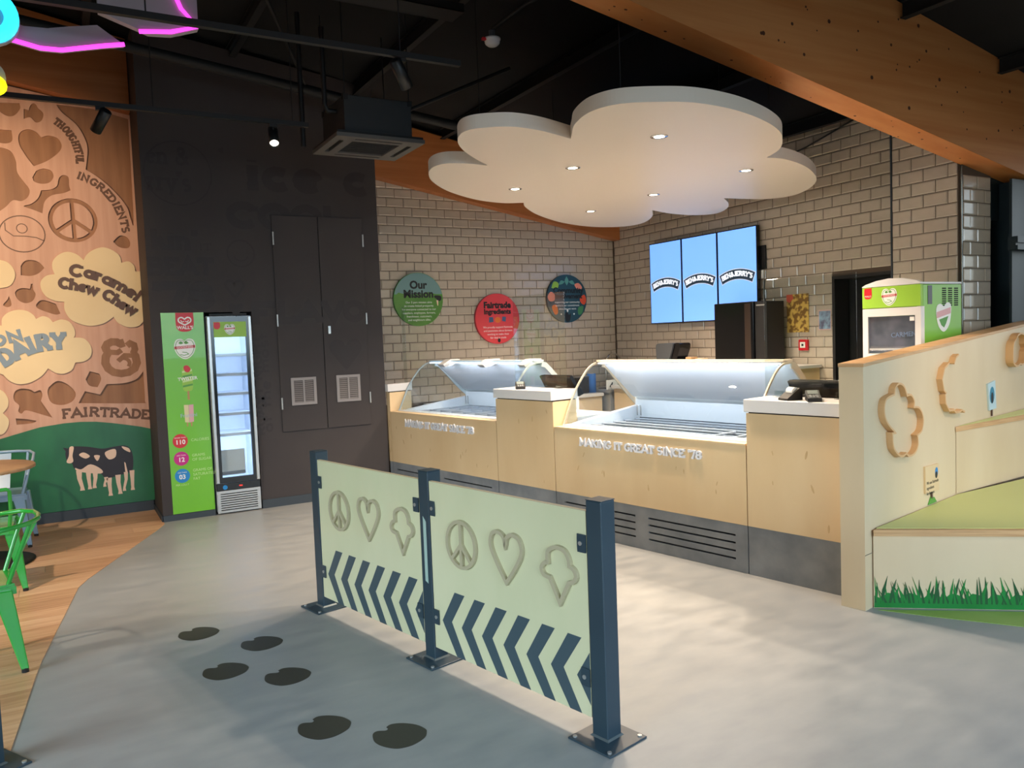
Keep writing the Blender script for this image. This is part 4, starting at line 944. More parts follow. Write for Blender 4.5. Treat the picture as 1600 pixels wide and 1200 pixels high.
for i in range(4): MB().plate([(.985, 1.235+.045*i), (1.072, 1.25+.045*i), (1.072, 1.268+.045*i), (.985, 1.253+.045*i)], -.0054, -.0048).build('swirl', M_PALELIME if i % 2 else M_GREENP, l1)
MB().plate(smooth_poly([(1.0, 1.425), (1.02, 1.44), (1.045, 1.432), (1.06, 1.40), (1.04, 1.375), (1.01, 1.385)], 4), -.0056, -.0048).build('berry', M_RED, l1)
MB().plate([(1.02, 1.118), (1.038, 1.118), (1.038, 1.205), (1.02, 1.205)], -.0046, -.004).build('stick', M_WOODP, l1)
text('TWISTER', .042, 1.03, 1.315, -.0062, -.0056, bold=.001, rot=.05).build('lettering', M_WHITEP, l1)
l2 = MB().plate([(.985, .91), (1.02, .905), (1.022, 1.07), (.982, 1.072)], -.0048, -.004).build('lolly_picture', mat('cream_print', (222, 208, 160), .4), t)
MB().plate([(1.022, .905), (1.062, .91), (1.066, 1.072), (1.024, 1.07)], -.005, -.004).build('pink_half', M_PINKP, l2)
MB().plate([(.998, .868), (1.010, .868), (1.010, .906), (.998, .906)], -.0046, -.004).plate([(1.034, .868), (1.046, .868), (1.046, .906), (1.034, .906)], -.0046, -.004).build('stick', M_WOODP, l2)
text('Fruttini', .05, 1.02, .972, -.0062, -.0051, rot=.03).build('lettering', mat('silver_print', (176, 196, 206), .4), l2)
for z, m, a, b, x2, lines in ((.738, M_RED, 'FEWER THAN', '110', 1.025, ('CALORIES',)), (.573, M_MAGENTA, 'LESS THAN', '12', 1.025, ('GRAMS', 'OF SUGAR')), (.411, M_BLUE, 'LESS THAN', '03', 1.025, ('GRAMS OF', 'SATURATED', 'FAT'))):
    o = MB().plate(circ(.932, z, .066, 28), -.005, -.004).build('roundel', m, t)
    text(a, .016, .932, z+.03, -.0056, -.005).build('lettering', M_WHITEP, o); text(b, .058, .932, z-.012, -.0056, -.005, bold=.0015).build('number', M_WHITEP, o)
    tb = MB()
    for i, ln in enumerate(lines): text(ln, .036, x2, z-(i-(len(lines)-1)/2)*.04, -.0046, -.004, tb, 'LEFT')
    tb.build('lettering', M_PALELIME, t)
text('PER LOLLY', .024, .87, .326, -.0046, -.004, align='LEFT').build('lettering', M_PALELIME, t)

t = thing('upright_fridge', 'tall narrow glass door fridge lit inside, built into the dark wall', 'fridge', (0, YS, 0))
FX0, FX1 = 1.224, 1.627
MB().box(FX0, FX0+.012, .0, .5, .02, 1.89).box(FX1-.012, FX1, .0, .5, .02, 1.89).box(FX0+.012, FX1-.012, .48, .5, .02, 1.89).box(FX0+.012, FX1-.012, .0, .48, 1.87, 1.89).box(FX0+.012, FX1-.012, 0, .48, .28, .3).build('cabinet', M_FRIDGEIN, t)
MB().box(FX0+.03, FX1-.03, -.0, .015, 1.895, 1.915).build('top_vent', M_BLACKMATT, t)
d = MB(); d.box(FX0+.03, FX0+.058, -.035, -.006, .30, 1.885).box(FX1-.058, FX1-.03, -.035, -.006, .30, 1.885).box(FX0+.058, FX1-.058, -.035, -.006, 1.835, 1.885).box(FX0+.058, FX1-.058, -.035, -.006, .30, .352); door = d.build('door', M_BLACKGLOSS, t)
MB().box(FX0+.058, FX1-.058, -.024, -.018, .352, 1.835).build('pane', M_FRIDGEGLASS, door)
MB().box(FX0+.0, FX0+.0295, -.04, -.004, .30, 1.885, .004).build('door_trim', M_SILVER, door); MB().box(FX1-.0295, FX1, -.04, -.004, .30, 1.885, .004).build('door_trim', M_SILVER, door)
hd = MB().box(FX0+.056, FX1-.05, -.0365, -.0352, 1.69, 1.835).build('header', M_LIMEP, t)
tb2 = MB().plate(smooth_poly([(FX0+.06, 1.832, 1), (FX0+.115, 1.832, 1), (FX0+.115, 1.785), (FX0+.09, 1.765), (FX0+.06, 1.78)], 4), -.0372, -.0365).build('red_tab', M_RED, hd)
heart_logo(t, 1.426, 1.762, .052, -.0366)
for z in (1.526, 1.339, 1.152, .959, .762): MB().box(FX0+.015, FX1-.015, .03, .46, z-.012, z, .003).box(FX0+.015, FX1-.015, .02, .03, z-.022, z+.006).build('shelf', M_FREEZERWHITE, t)
MB().box(FX0+.05, FX1-.12, .02, .022, .365, .61).build('notice', mat('notice_paper', (206, 206, 196), .5), t)
MB().box(FX0+.052, FX1-.122, .0185, .0195, .37, .40).build('notice_band', M_GREYPLASTIC, t)
MB().box(FX0+.0, FX1-.0, -.03, .0, .226, .296, .003).build('control_panel', M_BLACKGLOSS, t)
MB().plate(circ(1.30, .257, .022, 18), -.0315, -.03).build('badge', M_BLUE, t); MB().box(1.43, 1.46, -.0312, -.03, .255, .266).build('readout', mat('red_glow', (230, 40, 30), .4, emit=1.5), t)
grl = holed([(FX0, .012), (FX1, .012), (FX1, .224), (FX0, .224)], [[(FX0+.03, .034+i*.022), (FX1-.03, .034+i*.022), (FX1-.03, .043+i*.022), (FX0+.03, .043+i*.022)] for i in range(8)], -.028, -.018).build('grille', M_SILVER, t)
MB().box(FX0+.01, FX1-.01, -.012, -.002, .02, .22).build('grille_backing', M_BLACK, t)
for xx in (FX0+.028, FX1-.028):
    l = light('AREA', 'fridge_strip', (0, 0, 0), (0, 0, -1), 4, (.68, .80, 1.0), 1.3, .02)
    l.parent = t; l.location = (xx, .05, 1.09); l.rotation_euler = (PI/2, PI/2, 0); l.data.size = 1.4
    l.rotation_euler = (Vector((1.426-xx, .45, 0))).to_track_quat('-Z', 'X').to_euler()

# ------------------------------------------------------------------ service doors and tone-on-tone print on the dark wall
def service_door(nm, x0, x1, hx, vx0, vx1, sgn):
    d = struct(MB().box(x0, x1, -.012, -.002, .735, 2.862, .0015), nm, M_PAPER, (0, YS, 0))
    for z0, z1 in ((2.575, 2.70), (1.778, 1.895), (.958, 1.073)):
        MB().cyl((hx, -.018, z0), .009, z1-z0, 'z', 10).build('hinge', M_SILVER, d)
    vf = holed([(vx0, .99), (vx1, .99), (vx1, 1.264), (vx0, 1.264)], [[(vx0+.028, 1.018), ((vx0+vx1)/2-.008, 1.018), ((vx0+vx1)/2-.008, 1.236), (vx0+.028, 1.236)], [((vx0+vx1)/2+.008, 1.018), (vx1-.028, 1.018), (vx1-.028, 1.236), ((vx0+vx1)/2+.008, 1.236)]], -.024, -.0122).build('vent_frame', mat('vent_grey', (150, 143, 142), .5), d)
    for i in range(11):
        z = 1.02+i*.0197
        MB().add([(vx0+.029, -.019, z), (vx1-.029, -.019, z), (vx1-.029, -.0125, z+.014), (vx0+.029, -.0125, z+.014), (vx0+.029, -.021, z), (vx1-.029, -.021, z), (vx1-.029, -.0145, z+.014), (vx0+.029, -.0145, z+.014)], [(0, 1, 2, 3), (7, 6, 5, 4), (0, 4, 5, 1), (2, 6, 7, 3)]).build('slat', mat('vent_slat', (118, 112, 112), .5), vf)
    return d
d1 = service_door('door_1', 1.878, 2.329, 1.884, 1.98, 2.233, 1)
d2 = service_door('door_2', 2.336, 2.795, 2.796, 2.442, 2.693, -1)
MB().box(2.385, 2.412, -.02, -.0122, 1.69, 1.77, .002).cyl((2.398, -.024, 1.74), .01, .005, 'y', 14).build('lock', M_SILVER, d2)
MB().box(2.3295, 2.3355, -.0012, -.0005, .74, 2.86).build('door_gap', M_BLACK, d1)
def pr_obj(o): o.location = (0, YS, 0); return o
def PRNT(body, h, x0, x1, z, tk, sf=True, yo=-.0012):
    for o in slab_text(body, h, tk, yo, yo+.0008, [(x0, z), (x1, z)], wall_service, M_PRINT, 'print_lettering', joined=True, serif=sf): o.location = (0, YS, 0)
PRNT('en &', .17, .80, 1.16, 3.28, .16); PRNT("rry's", .19, .80, 1.16, 3.04, .16)
PRNT('ice c', .36, 1.66, 2.9, 3.085, .26)
PRNT('COOL', .27, 1.48, 2.62, 2.715, .3); PRNT("kin'", .2, .80, 1.19, 2.50, .26); PRNT('IT', .07, 1.2, 1.31, 2.505, .2)
PRNT('BEAT', .175, .76, 1.31, 2.27, .26); PRNT("'78", .27, .78, 1.29, 1.95, .3)
for txt, x0, x1 in (('F', 1.65, 1.86),): PRNT(txt, .23, x0, x1, 1.80, .3)
pm = MB()
ring_poly(pm, circ(1.06, 3.21, .29, 40), .014, -.0012, -.0004); ring_poly(pm, circ(1.575, 2.485, .125, 30), .018, -.0012, -.0004); ring_poly(pm, arc(1.575, 2.485, .07, .07, 200, 340, 9), .014, -.0012, -.0004, False)
HEART = lambda x, z, r: smooth_poly([(x, z-r, 1), (x-.62*r, z-.25*r), (x-r, z+.35*r), (x-.72*r, z+.85*r), (x-.25*r, z+.8*r), (x, z+.45*r, 1), (x+.25*r, z+.8*r), (x+.72*r, z+.85*r), (x+r, z+.35*r), (x+.62*r, z-.25*r)], 5)
ring_poly(pm, HEART(1.5, 2.15, .085), .026, -.0012, -.0004); pm.plate(HEART(1.5, 1.95, .07), -.0012, -.0004)
pm.plate(smooth_poly([(1.42, 3.45), (1.47, 3.48), (1.46, 3.42)]), -.0012, -.0004)
pr_obj(pm.build('print_drawing', M_PRINT, wall_service))
# print continues over the doors
def DPR(d, body, h, x0, x1, z, tk):
    for o in slab_text(body, h, tk, -.0128, -.0121, [(x0, z), (x1, z)], d, M_PRINT, 'print_lettering', joined=True): pass
DPR(d1, 'LA', .23, 1.90, 2.31, 1.80, .3); DPR(d2, 'VO', .23, 2.35, 2.77, 1.80, .3)
MB().plate(HEART(2.56, 1.48, .17), -.0128, -.0121).build('print_drawing', M_PRINT, d2)
for o in slab_text('at the most', .11, .2, -.0012, -.0004, [(1.79, .75), (1.79, 1.72)], wall_service, M_PRINT, 'print_lettering', joined=True, serif=False): o.location = (0, YS, 0)
for o in slab_text('ROAST NIGHT', .10, .24, -.0012, -.0004, [(1.72, .72), (1.72, 1.70)], wall_service, M_PRINT, 'print_lettering', joined=True, serif=False): o.location = (0, YS, 0)

MURAL = {
 'heart': [(-0.192, 3.586), (-0.163, 3.640), (-0.106, 3.663), (-0.050, 3.645), (-0.009, 3.598, 1), (0.052, 3.621), (0.121, 3.601), (0.150, 3.544), (0.124, 3.475), (0.026, 3.388), (-0.087, 3.329, 1), (-0.134, 3.402), (-0.184, 3.502)],
 'nut': [(-0.105, 3.227, 1), (-0.073, 3.288, 1), (-0.014, 3.312), (0.049, 3.297), (0.065, 3.245), (0.030, 3.189), (-0.034, 3.172), (-0.091, 3.188)],
 'splat': [(-0.190, 2.959), (-0.132, 2.982), (-0.072, 3.038), (-0.044, 3.112, 1), (0.032, 3.123), (0.087, 3.160), (0.109, 3.234), (0.146, 3.264), (0.187, 3.246), (0.188, 3.173), (0.197, 3.126, 1), (0.136, 3.096), (0.040, 3.070), (-0.022, 3.007), (-0.046, 2.900, 1), (-0.118, 2.930)],
 'corner': [(0.129, 3.913, 1), (0.438, 3.906, 1), (0.731, 3.842, 1), (0.721, 2.885), (0.692, 2.891), (0.667, 2.994), (0.574, 3.127), (0.458, 3.244), (0.335, 3.330, 1), (0.362, 3.508), (0.347, 3.615), (0.283, 3.743), (0.171, 3.845)],
 'leafsmall': [(0.527, 2.656, 1), (0.587, 2.713), (0.649, 2.701), (0.677, 2.646), (0.655, 2.597), (0.580, 2.602)],
 'roundtop': [(-0.336, 3.880, 1), (-0.164, 3.893, 1), (-0.162, 3.842), (-0.210, 3.778), (-0.267, 3.766), (-0.320, 3.799), (-0.341, 3.809, 1)],
 'bell': [(-0.133, 3.845, 1), (-0.094, 3.836, 1), (-0.074, 3.890), (-0.039, 3.901), (-0.019, 3.864), (0.019, 3.822), (0.003, 3.755), (-0.044, 3.730), (-0.087, 3.772), (-0.139, 3.753, 1)],
 'field': [(-0.373, 3.486, 1), (-0.265, 3.456), (-0.226, 3.369), (-0.221, 3.265), (-0.171, 3.177), (-0.135, 3.113), (-0.151, 3.047), (-0.204, 3.005), (-0.272, 3.008), (-0.331, 2.946), (-0.413, 2.878, 1)],
 'slab': [(-0.363, 3.641, 1), (-0.242, 3.639, 1), (-0.242, 3.549), (-0.294, 3.518), (-0.371, 3.525, 1)],
 'cloudcaramel': [(0.783, 2.369, 1), (0.704, 2.368, 1), (0.694, 2.427), (0.646, 2.465), (0.585, 2.449, 1), (0.572, 2.519), (0.513, 2.571), (0.432, 2.596), (0.348, 2.568), (0.291, 2.521), (0.264, 2.471, 1), (0.211, 2.524), (0.133, 2.548), (0.059, 2.517), (0.009, 2.457), (0.002, 2.389), (0.017, 2.337, 1), (-0.051, 2.322), (-0.099, 2.270), (-0.100, 2.196), (-0.063, 2.128), (-0.001, 2.091), (0.079, 2.078, 1), (0.078, 1.999), (0.119, 1.915), (0.196, 1.868), (0.290, 1.847), (0.401, 1.870), (0.485, 1.930, 1), (0.525, 1.867), (0.607, 1.826), (0.693, 1.832), (0.743, 1.878), (0.746, 1.897, 1), (0.777, 1.896, 1)],
 'clouddairy': [(-0.483, 1.863, 1), (-0.431, 1.869, 1), (-0.423, 1.935), (-0.376, 1.985), (-0.300, 2.009), (-0.225, 1.997), (-0.177, 1.959), (-0.160, 1.922, 1), (-0.107, 1.947), (-0.057, 1.931), (-0.027, 1.889, 1), (0.040, 1.913), (0.105, 1.893), (0.143, 1.831), (0.148, 1.770), (0.135, 1.740, 1), (0.215, 1.730), (0.265, 1.675), (0.279, 1.605), (0.257, 1.544), (0.201, 1.509), (0.133, 1.504, 1), (0.103, 1.437), (0.034, 1.403), (-0.031, 1.414), (-0.093, 1.460, 1), (-0.149, 1.391), (-0.242, 1.337), (-0.332, 1.327), (-0.404, 1.362), (-0.450, 1.423, 1), (-0.509, 1.456, 1)],
 'cloudup': [(-0.443, 2.465, 1), (-0.383, 2.458), (-0.324, 2.416), (-0.297, 2.343), (-0.314, 2.270), (-0.367, 2.219), (-0.461, 2.200, 1)],
 'cloudlow': [(-0.519, 1.303, 1), (-0.460, 1.269), (-0.427, 1.201), (-0.432, 1.127), (-0.476, 1.069, 1), (-0.434, 1.009), (-0.444, 0.936), (-0.485, 0.880), (-0.548, 0.860, 1)],
 'leaf': [(-0.249, 2.416, 1), (-0.208, 2.461), (-0.144, 2.465), (-0.095, 2.440), (-0.063, 2.396, 1), (-0.114, 2.344), (-0.179, 2.321), (-0.254, 2.328, 1)],
 'fruit': [(-0.309, 2.167), (-0.275, 2.204), (-0.224, 2.208), (-0.193, 2.203), (-0.182, 2.233), (-0.184, 2.246, 1), (-0.166, 2.249, 1), (-0.165, 2.218), (-0.164, 2.193), (-0.149, 2.151), (-0.175, 2.092), (-0.233, 2.071), (-0.288, 2.101)],
 'drop': [(-0.409, 2.058), (-0.375, 2.102), (-0.360, 2.138, 1), (-0.347, 2.094), (-0.347, 2.050), (-0.379, 2.036)],
 'chip': [(-0.152, 2.055, 1), (-0.098, 2.099), (0.010, 2.060, 1), (0.041, 1.970, 1), (-0.009, 1.963), (-0.135, 2.018)],
 'stone': [(0.211, 1.339, 1), (0.249, 1.414, 1), (0.329, 1.386, 1), (0.342, 1.331), (0.307, 1.256, 1), (0.240, 1.276)],
 'nutbig': [(-0.111, 1.238), (-0.098, 1.282, 1), (-0.029, 1.336), (0.054, 1.303), (0.118, 1.215), (0.091, 1.140), (0.015, 1.108), (-0.063, 1.121), (-0.099, 1.162)],
 'hillrec': [(0.136, 1.114, 1), (0.197, 1.225, 1), (0.324, 1.185, 1), (0.385, 1.282, 1), (0.532, 1.281), (0.647, 1.313), (0.716, 1.388, 1), (0.714, 1.102), (0.676, 1.073)],
 'cone': [(-0.382, 1.227), (-0.360, 1.270), (-0.309, 1.284), (-0.247, 1.270), (-0.216, 1.245, 1), (-0.170, 1.260), (-0.154, 1.218), (-0.170, 1.159, 1), (-0.086, 0.994, 1), (-0.172, 1.032), (-0.291, 1.079), (-0.330, 1.052), (-0.354, 1.076), (-0.344, 1.128), (-0.379, 1.175)],
 'wedge': [(-0.380, 1.012, 1), (-0.290, 0.997), (-0.214, 0.975, 1), (-0.254, 0.956), (-0.375, 0.952, 1)],
}
PATHS = {
 'thoughtful': [(0.088, 3.735), (0.161, 3.678), (0.225, 3.577), (0.254, 3.472), (0.255, 3.385)],
 'ingredients': [(0.251, 3.237), (0.357, 3.197), (0.451, 3.127), (0.542, 3.002), (0.595, 2.852), (0.607, 2.742)],
 'caramel': [(0.144, 2.308), (0.264, 2.308), (0.384, 2.263), (0.504, 2.201), (0.605, 2.139), (0.686, 2.068)],
 'chew': [(0.039, 2.203), (0.189, 2.179), (0.335, 2.141), (0.454, 2.070), (0.561, 1.991), (0.656, 1.935)],
 'dairy': [(-0.421, 1.488), (-0.304, 1.556), (-0.174, 1.609), (-0.069, 1.627), (0.062, 1.629)],
 'ron': [(-0.508, 1.660), (-0.407, 1.697), (-0.268, 1.729)],
 'fairtrade': [(0.000, 0.972), (0.222, 0.976), (0.441, 0.949), (0.738, 0.905)],
 'amp': [(0.354, 1.338), (0.545, 1.726), (0.705, 1.674)],
 'peace': [(0.196, 2.837), (0.396, 2.844), (0.210, 3.046), (0.190, 3.011), (0.215, 2.655), (0.201, 2.850), (0.059, 2.724), (0.352, 2.723)],
 'yin': [(-0.218, 2.702), (-0.041, 2.708), (-0.207, 2.871), (-0.214, 2.764), (-0.175, 2.766)],
}

# ------------------------------------------------------------------ mural on the left wall
t = thing('wall_mural', 'large routed wood mural of clouds, shapes and a green hill on the left wall', 'mural', (0, 8.598, 0))
mtop = lambda x: 4.0-.155*x
MX0, MX1 = -2.6, .783
MB().plate([(MX0, .1), (MX1, .1), (MX1, mtop(MX1)-.01), (MX0, mtop(MX0)-.01)], -.010, -.0005).build('backing', M_MURALDEEP, t)
# the clouds run on past the frame's edge
MURAL['cloudup'] = [p for p in MURAL['cloudup'] if p[0] > -.44]+[(-.50, 2.20, 1), (-.60, 2.22), (-.68, 2.30), (-.67, 2.42), (-.58, 2.49), (-.50, 2.47, 1)]
MURAL['cloudlow'] = [p for p in MURAL['cloudlow'] if p[0] > -.5]+[(-.56, .87, 1), (-.68, .86), (-.77, .95), (-.76, 1.07, 1), (-.80, 1.18), (-.72, 1.29), (-.60, 1.31), (-.52, 1.30, 1)]
MURAL['clouddairy'] = [p for p in MURAL['clouddairy'] if p[0] > -.47]+[(-.50, 1.44, 1), (-.58, 1.38), (-.70, 1.42), (-.74, 1.53, 1), (-.84, 1.58), (-.87, 1.70), (-.78, 1.80, 1), (-.76, 1.90), (-.65, 1.97), (-.54, 1.94), (-.45, 1.87, 1)]
for k_, dx, dz in (('heart', -.86, -.35), ('nut', -.72, .32), ('leaf', -.82, -.35), ('cone', -.88, -.05), ('nutbig', -1.30, .6), ('stone', -1.18, 1.5), ('fruit', -.92, .9), ('chip', -1.2, 1.45)):
    MURAL[k_+'_far'] = [(p[0]+dx, p[1]+dz)+tuple(p[2:]) for p in MURAL[k_]]
S = {k: smooth_poly(v, 5) for k, v in MURAL.items()}
HOLES = ['heart', 'nut', 'splat', 'corner', 'leafsmall', 'roundtop', 'bell', 'field', 'slab', 'leaf', 'fruit', 'drop', 'chip', 'stone', 'nutbig', 'hillrec', 'cone', 'wedge']+[k for k in MURAL if k.endswith('_far')]
pc, pr = (.200, 2.845), .205
holes = [S[k] for k in HOLES]
holes.append(circ(*pc, pr, 40))
def sector(a0, a1, r, w):
    """piece of a disc between two spokes, kept clear of the spokes by w"""
    a0, a1 = math.radians(a0), math.radians(a1); d = math.asin(w/r); h = (a1-a0)/2; tip = w/math.sin(h)
    return [(pc[0]+tip*math.cos((a0+a1)/2), pc[1]+tip*math.sin((a0+a1)/2))]+circ(pc[0], pc[1], r, 12, None, a0+d, a1-d, True)
for a0, a1 in ((-36, 91), (91, 217), (217, 271), (271, 324)): holes.append(sector(a0, a1, pr-.038, .017))
MB_ = holed([(MX0, .1), (MX1, .1), (MX1, mtop(MX1)), (MX0, mtop(MX0))], holes, -.030, -.0105)
board = MB_.build('board', M_MURAL, t)
# grooves: yin and yang, thin curls
gz = MB(); yc = (-.218, 2.705)
ring_poly(gz, circ(*yc, .180, 36, .165), .010, -.0306, -.0300); ring_poly(gz, circ(yc[0], yc[1]+.05, .042, 18), .008, -.0306, -.0300)
ring_poly(gz, [(yc[0]+a, yc[1]+b) for a, b in ((-.13, .10), (-.13, .03), (-.07, -.02), (.03, -.02), (.11, -.03), (.172, -.06))], .008, -.0306, -.0300, False)
gz.build('groove_drawing', M_MURALLET, t)
ring_poly(MB(), [(.185, 3.0), (.2, 2.845), (.205, 2.69)], .004, -.031, -.030, False)
for word, k, h, tk in (('THOUGHTFUL', 'thoughtful', .075, .24), ('INGREDIENTS', 'ingredients', .078, .24), ('FAIRTRADE', 'fairtrade', .10, .22)):
    slab_text(word, h, tk, -.0312, -.0300, PATHS[k], t, M_MURALLET, gap=.12)
# ampersand
am = MB()
ring_poly(am, [(.545, 1.655), (.50, 1.685), (.455, 1.688), (.415, 1.668), (.398, 1.635), (.408, 1.60)], .072, -.0312, -.030, False)
ring_poly(am, [(.425, 1.60), (.395, 1.545), (.388, 1.485), (.41, 1.43), (.455, 1.392), (.52, 1.376), (.585, 1.385), (.64, 1.42), (.664, 1.475), (.655, 1.54), (.63, 1.58)], .072, -.0314, -.030, False)
ring_poly(am, [(.635, 1.565), (.655, 1.61), (.648, 1.65), (.615, 1.668), (.585, 1.645)], .060, -.0316, -.030, False)
ring_poly(am, [(.40, 1.592), (.50, 1.582), (.535, 1.605)], .05, -.0318, -.030, False); ring_poly(am, arc(.545, 1.475, .055, .05, 150, -40, 9), .034, -.0320, -.030, False); ring_poly(am, [(.655, 1.545), (.56, 1.552), (.50, 1.50)], .045, -.0322, -.030, False)
am.plate([(.50, 1.70), (.555, 1.715), (.575, 1.64), (.53, 1.625)], -.0324, -.030)
am.build('ampersand', M_MURALDEEP, t)
for k in ('cloudcaramel', 'clouddairy', 'cloudup', 'cloudlow'):
    MB().plate(S[k], -.044, -.0305).build('cloud_board', M_MURALCREAM, t, label='cream cloud shaped board')
slab_text('Caramel', .125, .26, -.052, -.0442, PATHS['caramel'], t, M_MURALBROWN, gap=.02)
slab_text('Chew Chew', .115, .27, -.052, -.0442, PATHS['chew'], t, M_MURALBROWN, gap=.02)
slab_text('DAIRY', .17, .27, -.052, -.0442, PATHS['dairy'], t, M_MURALBLUE, gap=.08)
slab_text('NON', .11, .27, -.052, -.0442, [(-.62, 1.60), (-.53, 1.655), (-.407, 1.697), (-.268, 1.729)], t, M_MURALBLUE, gap=.1)
hill = [(MX0, .101), (MX1-.001, .101), (MX1-.001, .803)]+[p for p in [(.66, .842), (.549, .869), (.41, .90), (.273, .925), (.14, .935), (.004, .933), (-.193, .913), (-.399, .862), (-.637, .80), (-1.0, .70), (-1.5, .55), (MX0, .3)]]
MB().plate(hill, -.0375, -.0305).build('green_hill', M_MURALGREEN, t)
# plain black and pale cow standing on the hill (two shapes: near one and one behind)
cw = MB().plate(smooth_poly([(.0, .66), (.03, .70), (.09, .705), (.2, .688), (.31, .66), (.40, .668), (.50, .672), (.55, .64), (.572, .56), (.565, .44), (.53, .40), (.44, .385), (.33, .365), (.28, .42), (.2, .45), (.1, .47), (.06, .50), (.045, .55), (.015, .56), (.0, .60)], 5), -.040, -.0376).build('cow_body', M_COWBLACK, t)
cp = MB()
for q in ([(.07, .50), (.10, .46), (.28, .42), (.29, .46), (.2, .52), (.12, .48)], [(.11, .62), (.15, .64), (.2, .60), (.16, .58)], [(.33, .62), (.42, .645), (.42, .57), (.36, .55)], [(.48, .665), (.54, .64), (.55, .60), (.50, .63)], [(.235, .60), (.285, .595), (.26, .545)]):
    cp.plate(smooth_poly(q, 4), -.0412, -.0401)
cp.plate(smooth_poly([(.035, .70), (.07, .70), (.055, .62), (.058, .565), (.03, .548), (.002, .565), (.025, .62)], 4), -.0414, -.0401)
cp.build('cow_patches', M_COWPALE, cw)
MB().plate([(-.02, .705), (.02, .692), (.028, .655), (.0, .668)], -.0405, -.0376).build('cow_ear', M_COWBLACK, cw)
for x0, z0, x1, z1, w in ((.10, .47, .118, .275, .05), (.178, .45, .182, .28, .044), (.235, .44, .222, .285, .044), (.325, .38, .31, .288, .034), (.352, .37, .355, .193, .046), (.43, .39, .44, .20, .048), (.50, .41, .478, .225, .036), (.555, .42, .552, .224, .044)):
    MB().plate([(x0-w/2, z0), (x0+w/2, z0), (x0+w*.36, (z0+z1)/2+.02), (x1+w*.3, z1+.03), (x1+w*.42, z1), (x1-w*.42, z1), (x1-w*.3, z1+.03), (x0-w*.4, (z0+z1)/2+.02)], -.0403, -.0377).build('cow_leg', M_COWPALE, cw)
MB().plate([(.492, .51), (.503, .50), (.517, .40), (.505, .38), (.495, .42)], -.0415, -.0402).build('cow_tail', M_COWPALE, cw)

# ------------------------------------------------------------------ cloud shaped ceiling raft with downlights
CLOUD = [(2.942,4.253,1),(2.874,4.138),(2.766,3.951),(2.699,3.709),(2.746,3.525),(2.907,3.406),(3.140,3.325),(3.460,3.341),(3.805,3.440),(4.107,3.584),(4.329,3.752),(4.529,3.955),(4.651,4.181,1),(4.830,4.170),(5.158,4.273),(5.514,4.462),(5.838,4.698),(6.099,4.997),(6.244,5.302),(6.136,5.532),(5.669,5.635,1),(5.957,5.857),(6.195,6.122),(6.327,6.411),(6.168,6.571),(5.816,6.559),(5.446,6.432,1),(5.757,6.803),(5.984,7.252),(5.913,7.559),(5.555,7.652),(5.021,7.468),(4.461,7.076),(4.059,6.677),(3.897,6.446,1),(3.704,6.520),(3.379,6.431),(2.982,6.155),(2.689,5.833),(2.529,5.566),(2.458,5.344),(2.484,5.195),(2.602,5.134),(2.808,5.133,1),(2.586,4.937),(2.414,4.756),(2.292,4.576),(2.226,4.393),(2.246,4.273),(2.342,4.184),(2.461,4.136),(2.660,4.155)]
t = thing('cloud_raft', 'big white cloud shaped ceiling panel with six downlights above the counter', 'ceiling panel', (0, 0, 0))
MB().prism(smooth_poly(CLOUD, 7), CLOUD_Z, CLOUD_Z+.085).build('raft', M_CLOUDW, t)
for x, y in CLOUD_LIGHTS:
    b = MB().lathe([(.036, -.004), (.056, -.004), (.058, -.0005), (.036, -.0005), (.036, -.004)], (x, y, CLOUD_Z), 24, caps=False).build('downlight', M_CHROME, t)
    MB().lathe([(.002, -.003), (.0355, -.003), (.0355, -.0008), (.002, -.0008)], (x, y, CLOUD_Z), 20).build('lamp', M_LAMP, b)
for x, y in ((3.0, 3.8), (4.6, 4.6), (2.9, 5.4), (5.6, 5.0), (4.3, 6.5), (5.5, 7.2)): MB().cyl((x, y, CLOUD_Z+.085), .003, ROOF(x)-CLOUD_Z-.085, 'z', 6).build('wire', M_CEILSTEEL, t)

# ------------------------------------------------------------------ queue barrier
BO = (1.321, 4.681); BA = math.atan2(-.978, .207)
def bloc(s, y=0): return (BO[0]+.207*s+.978*y, BO[1]-.978*s+.207*y)
def post(x, lab, loc=None, rz=BA):
    p = loc or bloc(x)
    t = thing('barrier_post', lab, 'post', (*p, 0), rz, 'barrier posts')
    MB().box(-.04, .04, -.04, .04, .0085, .95, .004).build('post', M_POST, t)
    pl = MB().box(-.1, .12, -.12, .1, 0, .008, .002).build('base_plate', M_POST, t)
    MB().add([(-.048, -.048, .008), (.048, -.048, .008), (.048, .048, .008), (-.048, .048, .008), (-.0405, -.0405, .015), (.0405, -.0405, .015), (.0405, .0405, .015), (-.0405, .0405, .015)], [(0, 1, 5, 4), (1, 2, 6, 5), (2, 3, 7, 6), (3, 0, 4, 7)]).build('weld', mat('weld_grey', (96, 108, 112), .4, metal=.3), t)
    for bx, by in ((-.08, -.1), (.1, -.1), (.1, .08), (-.08, .08)): MB().cyl((bx, by, .008), .009, .005, 'z', 10).build('bolt', M_SILVER, pl)
    MB().box(-.041, .041, -.041, .041, .9505, .954, .001).build('cap', M_POST, t)
    return t
post(0, 'dark teal barrier post at the far end, nearest the upright fridge'); post(1.131, 'dark teal middle barrier post between the two ply panels'); post(2.262, 'dark teal barrier post at the near end of the barrier')
post(0, 'dark barrier post at the lower left edge of the picture', (-.335, 3.62), BA+.3)
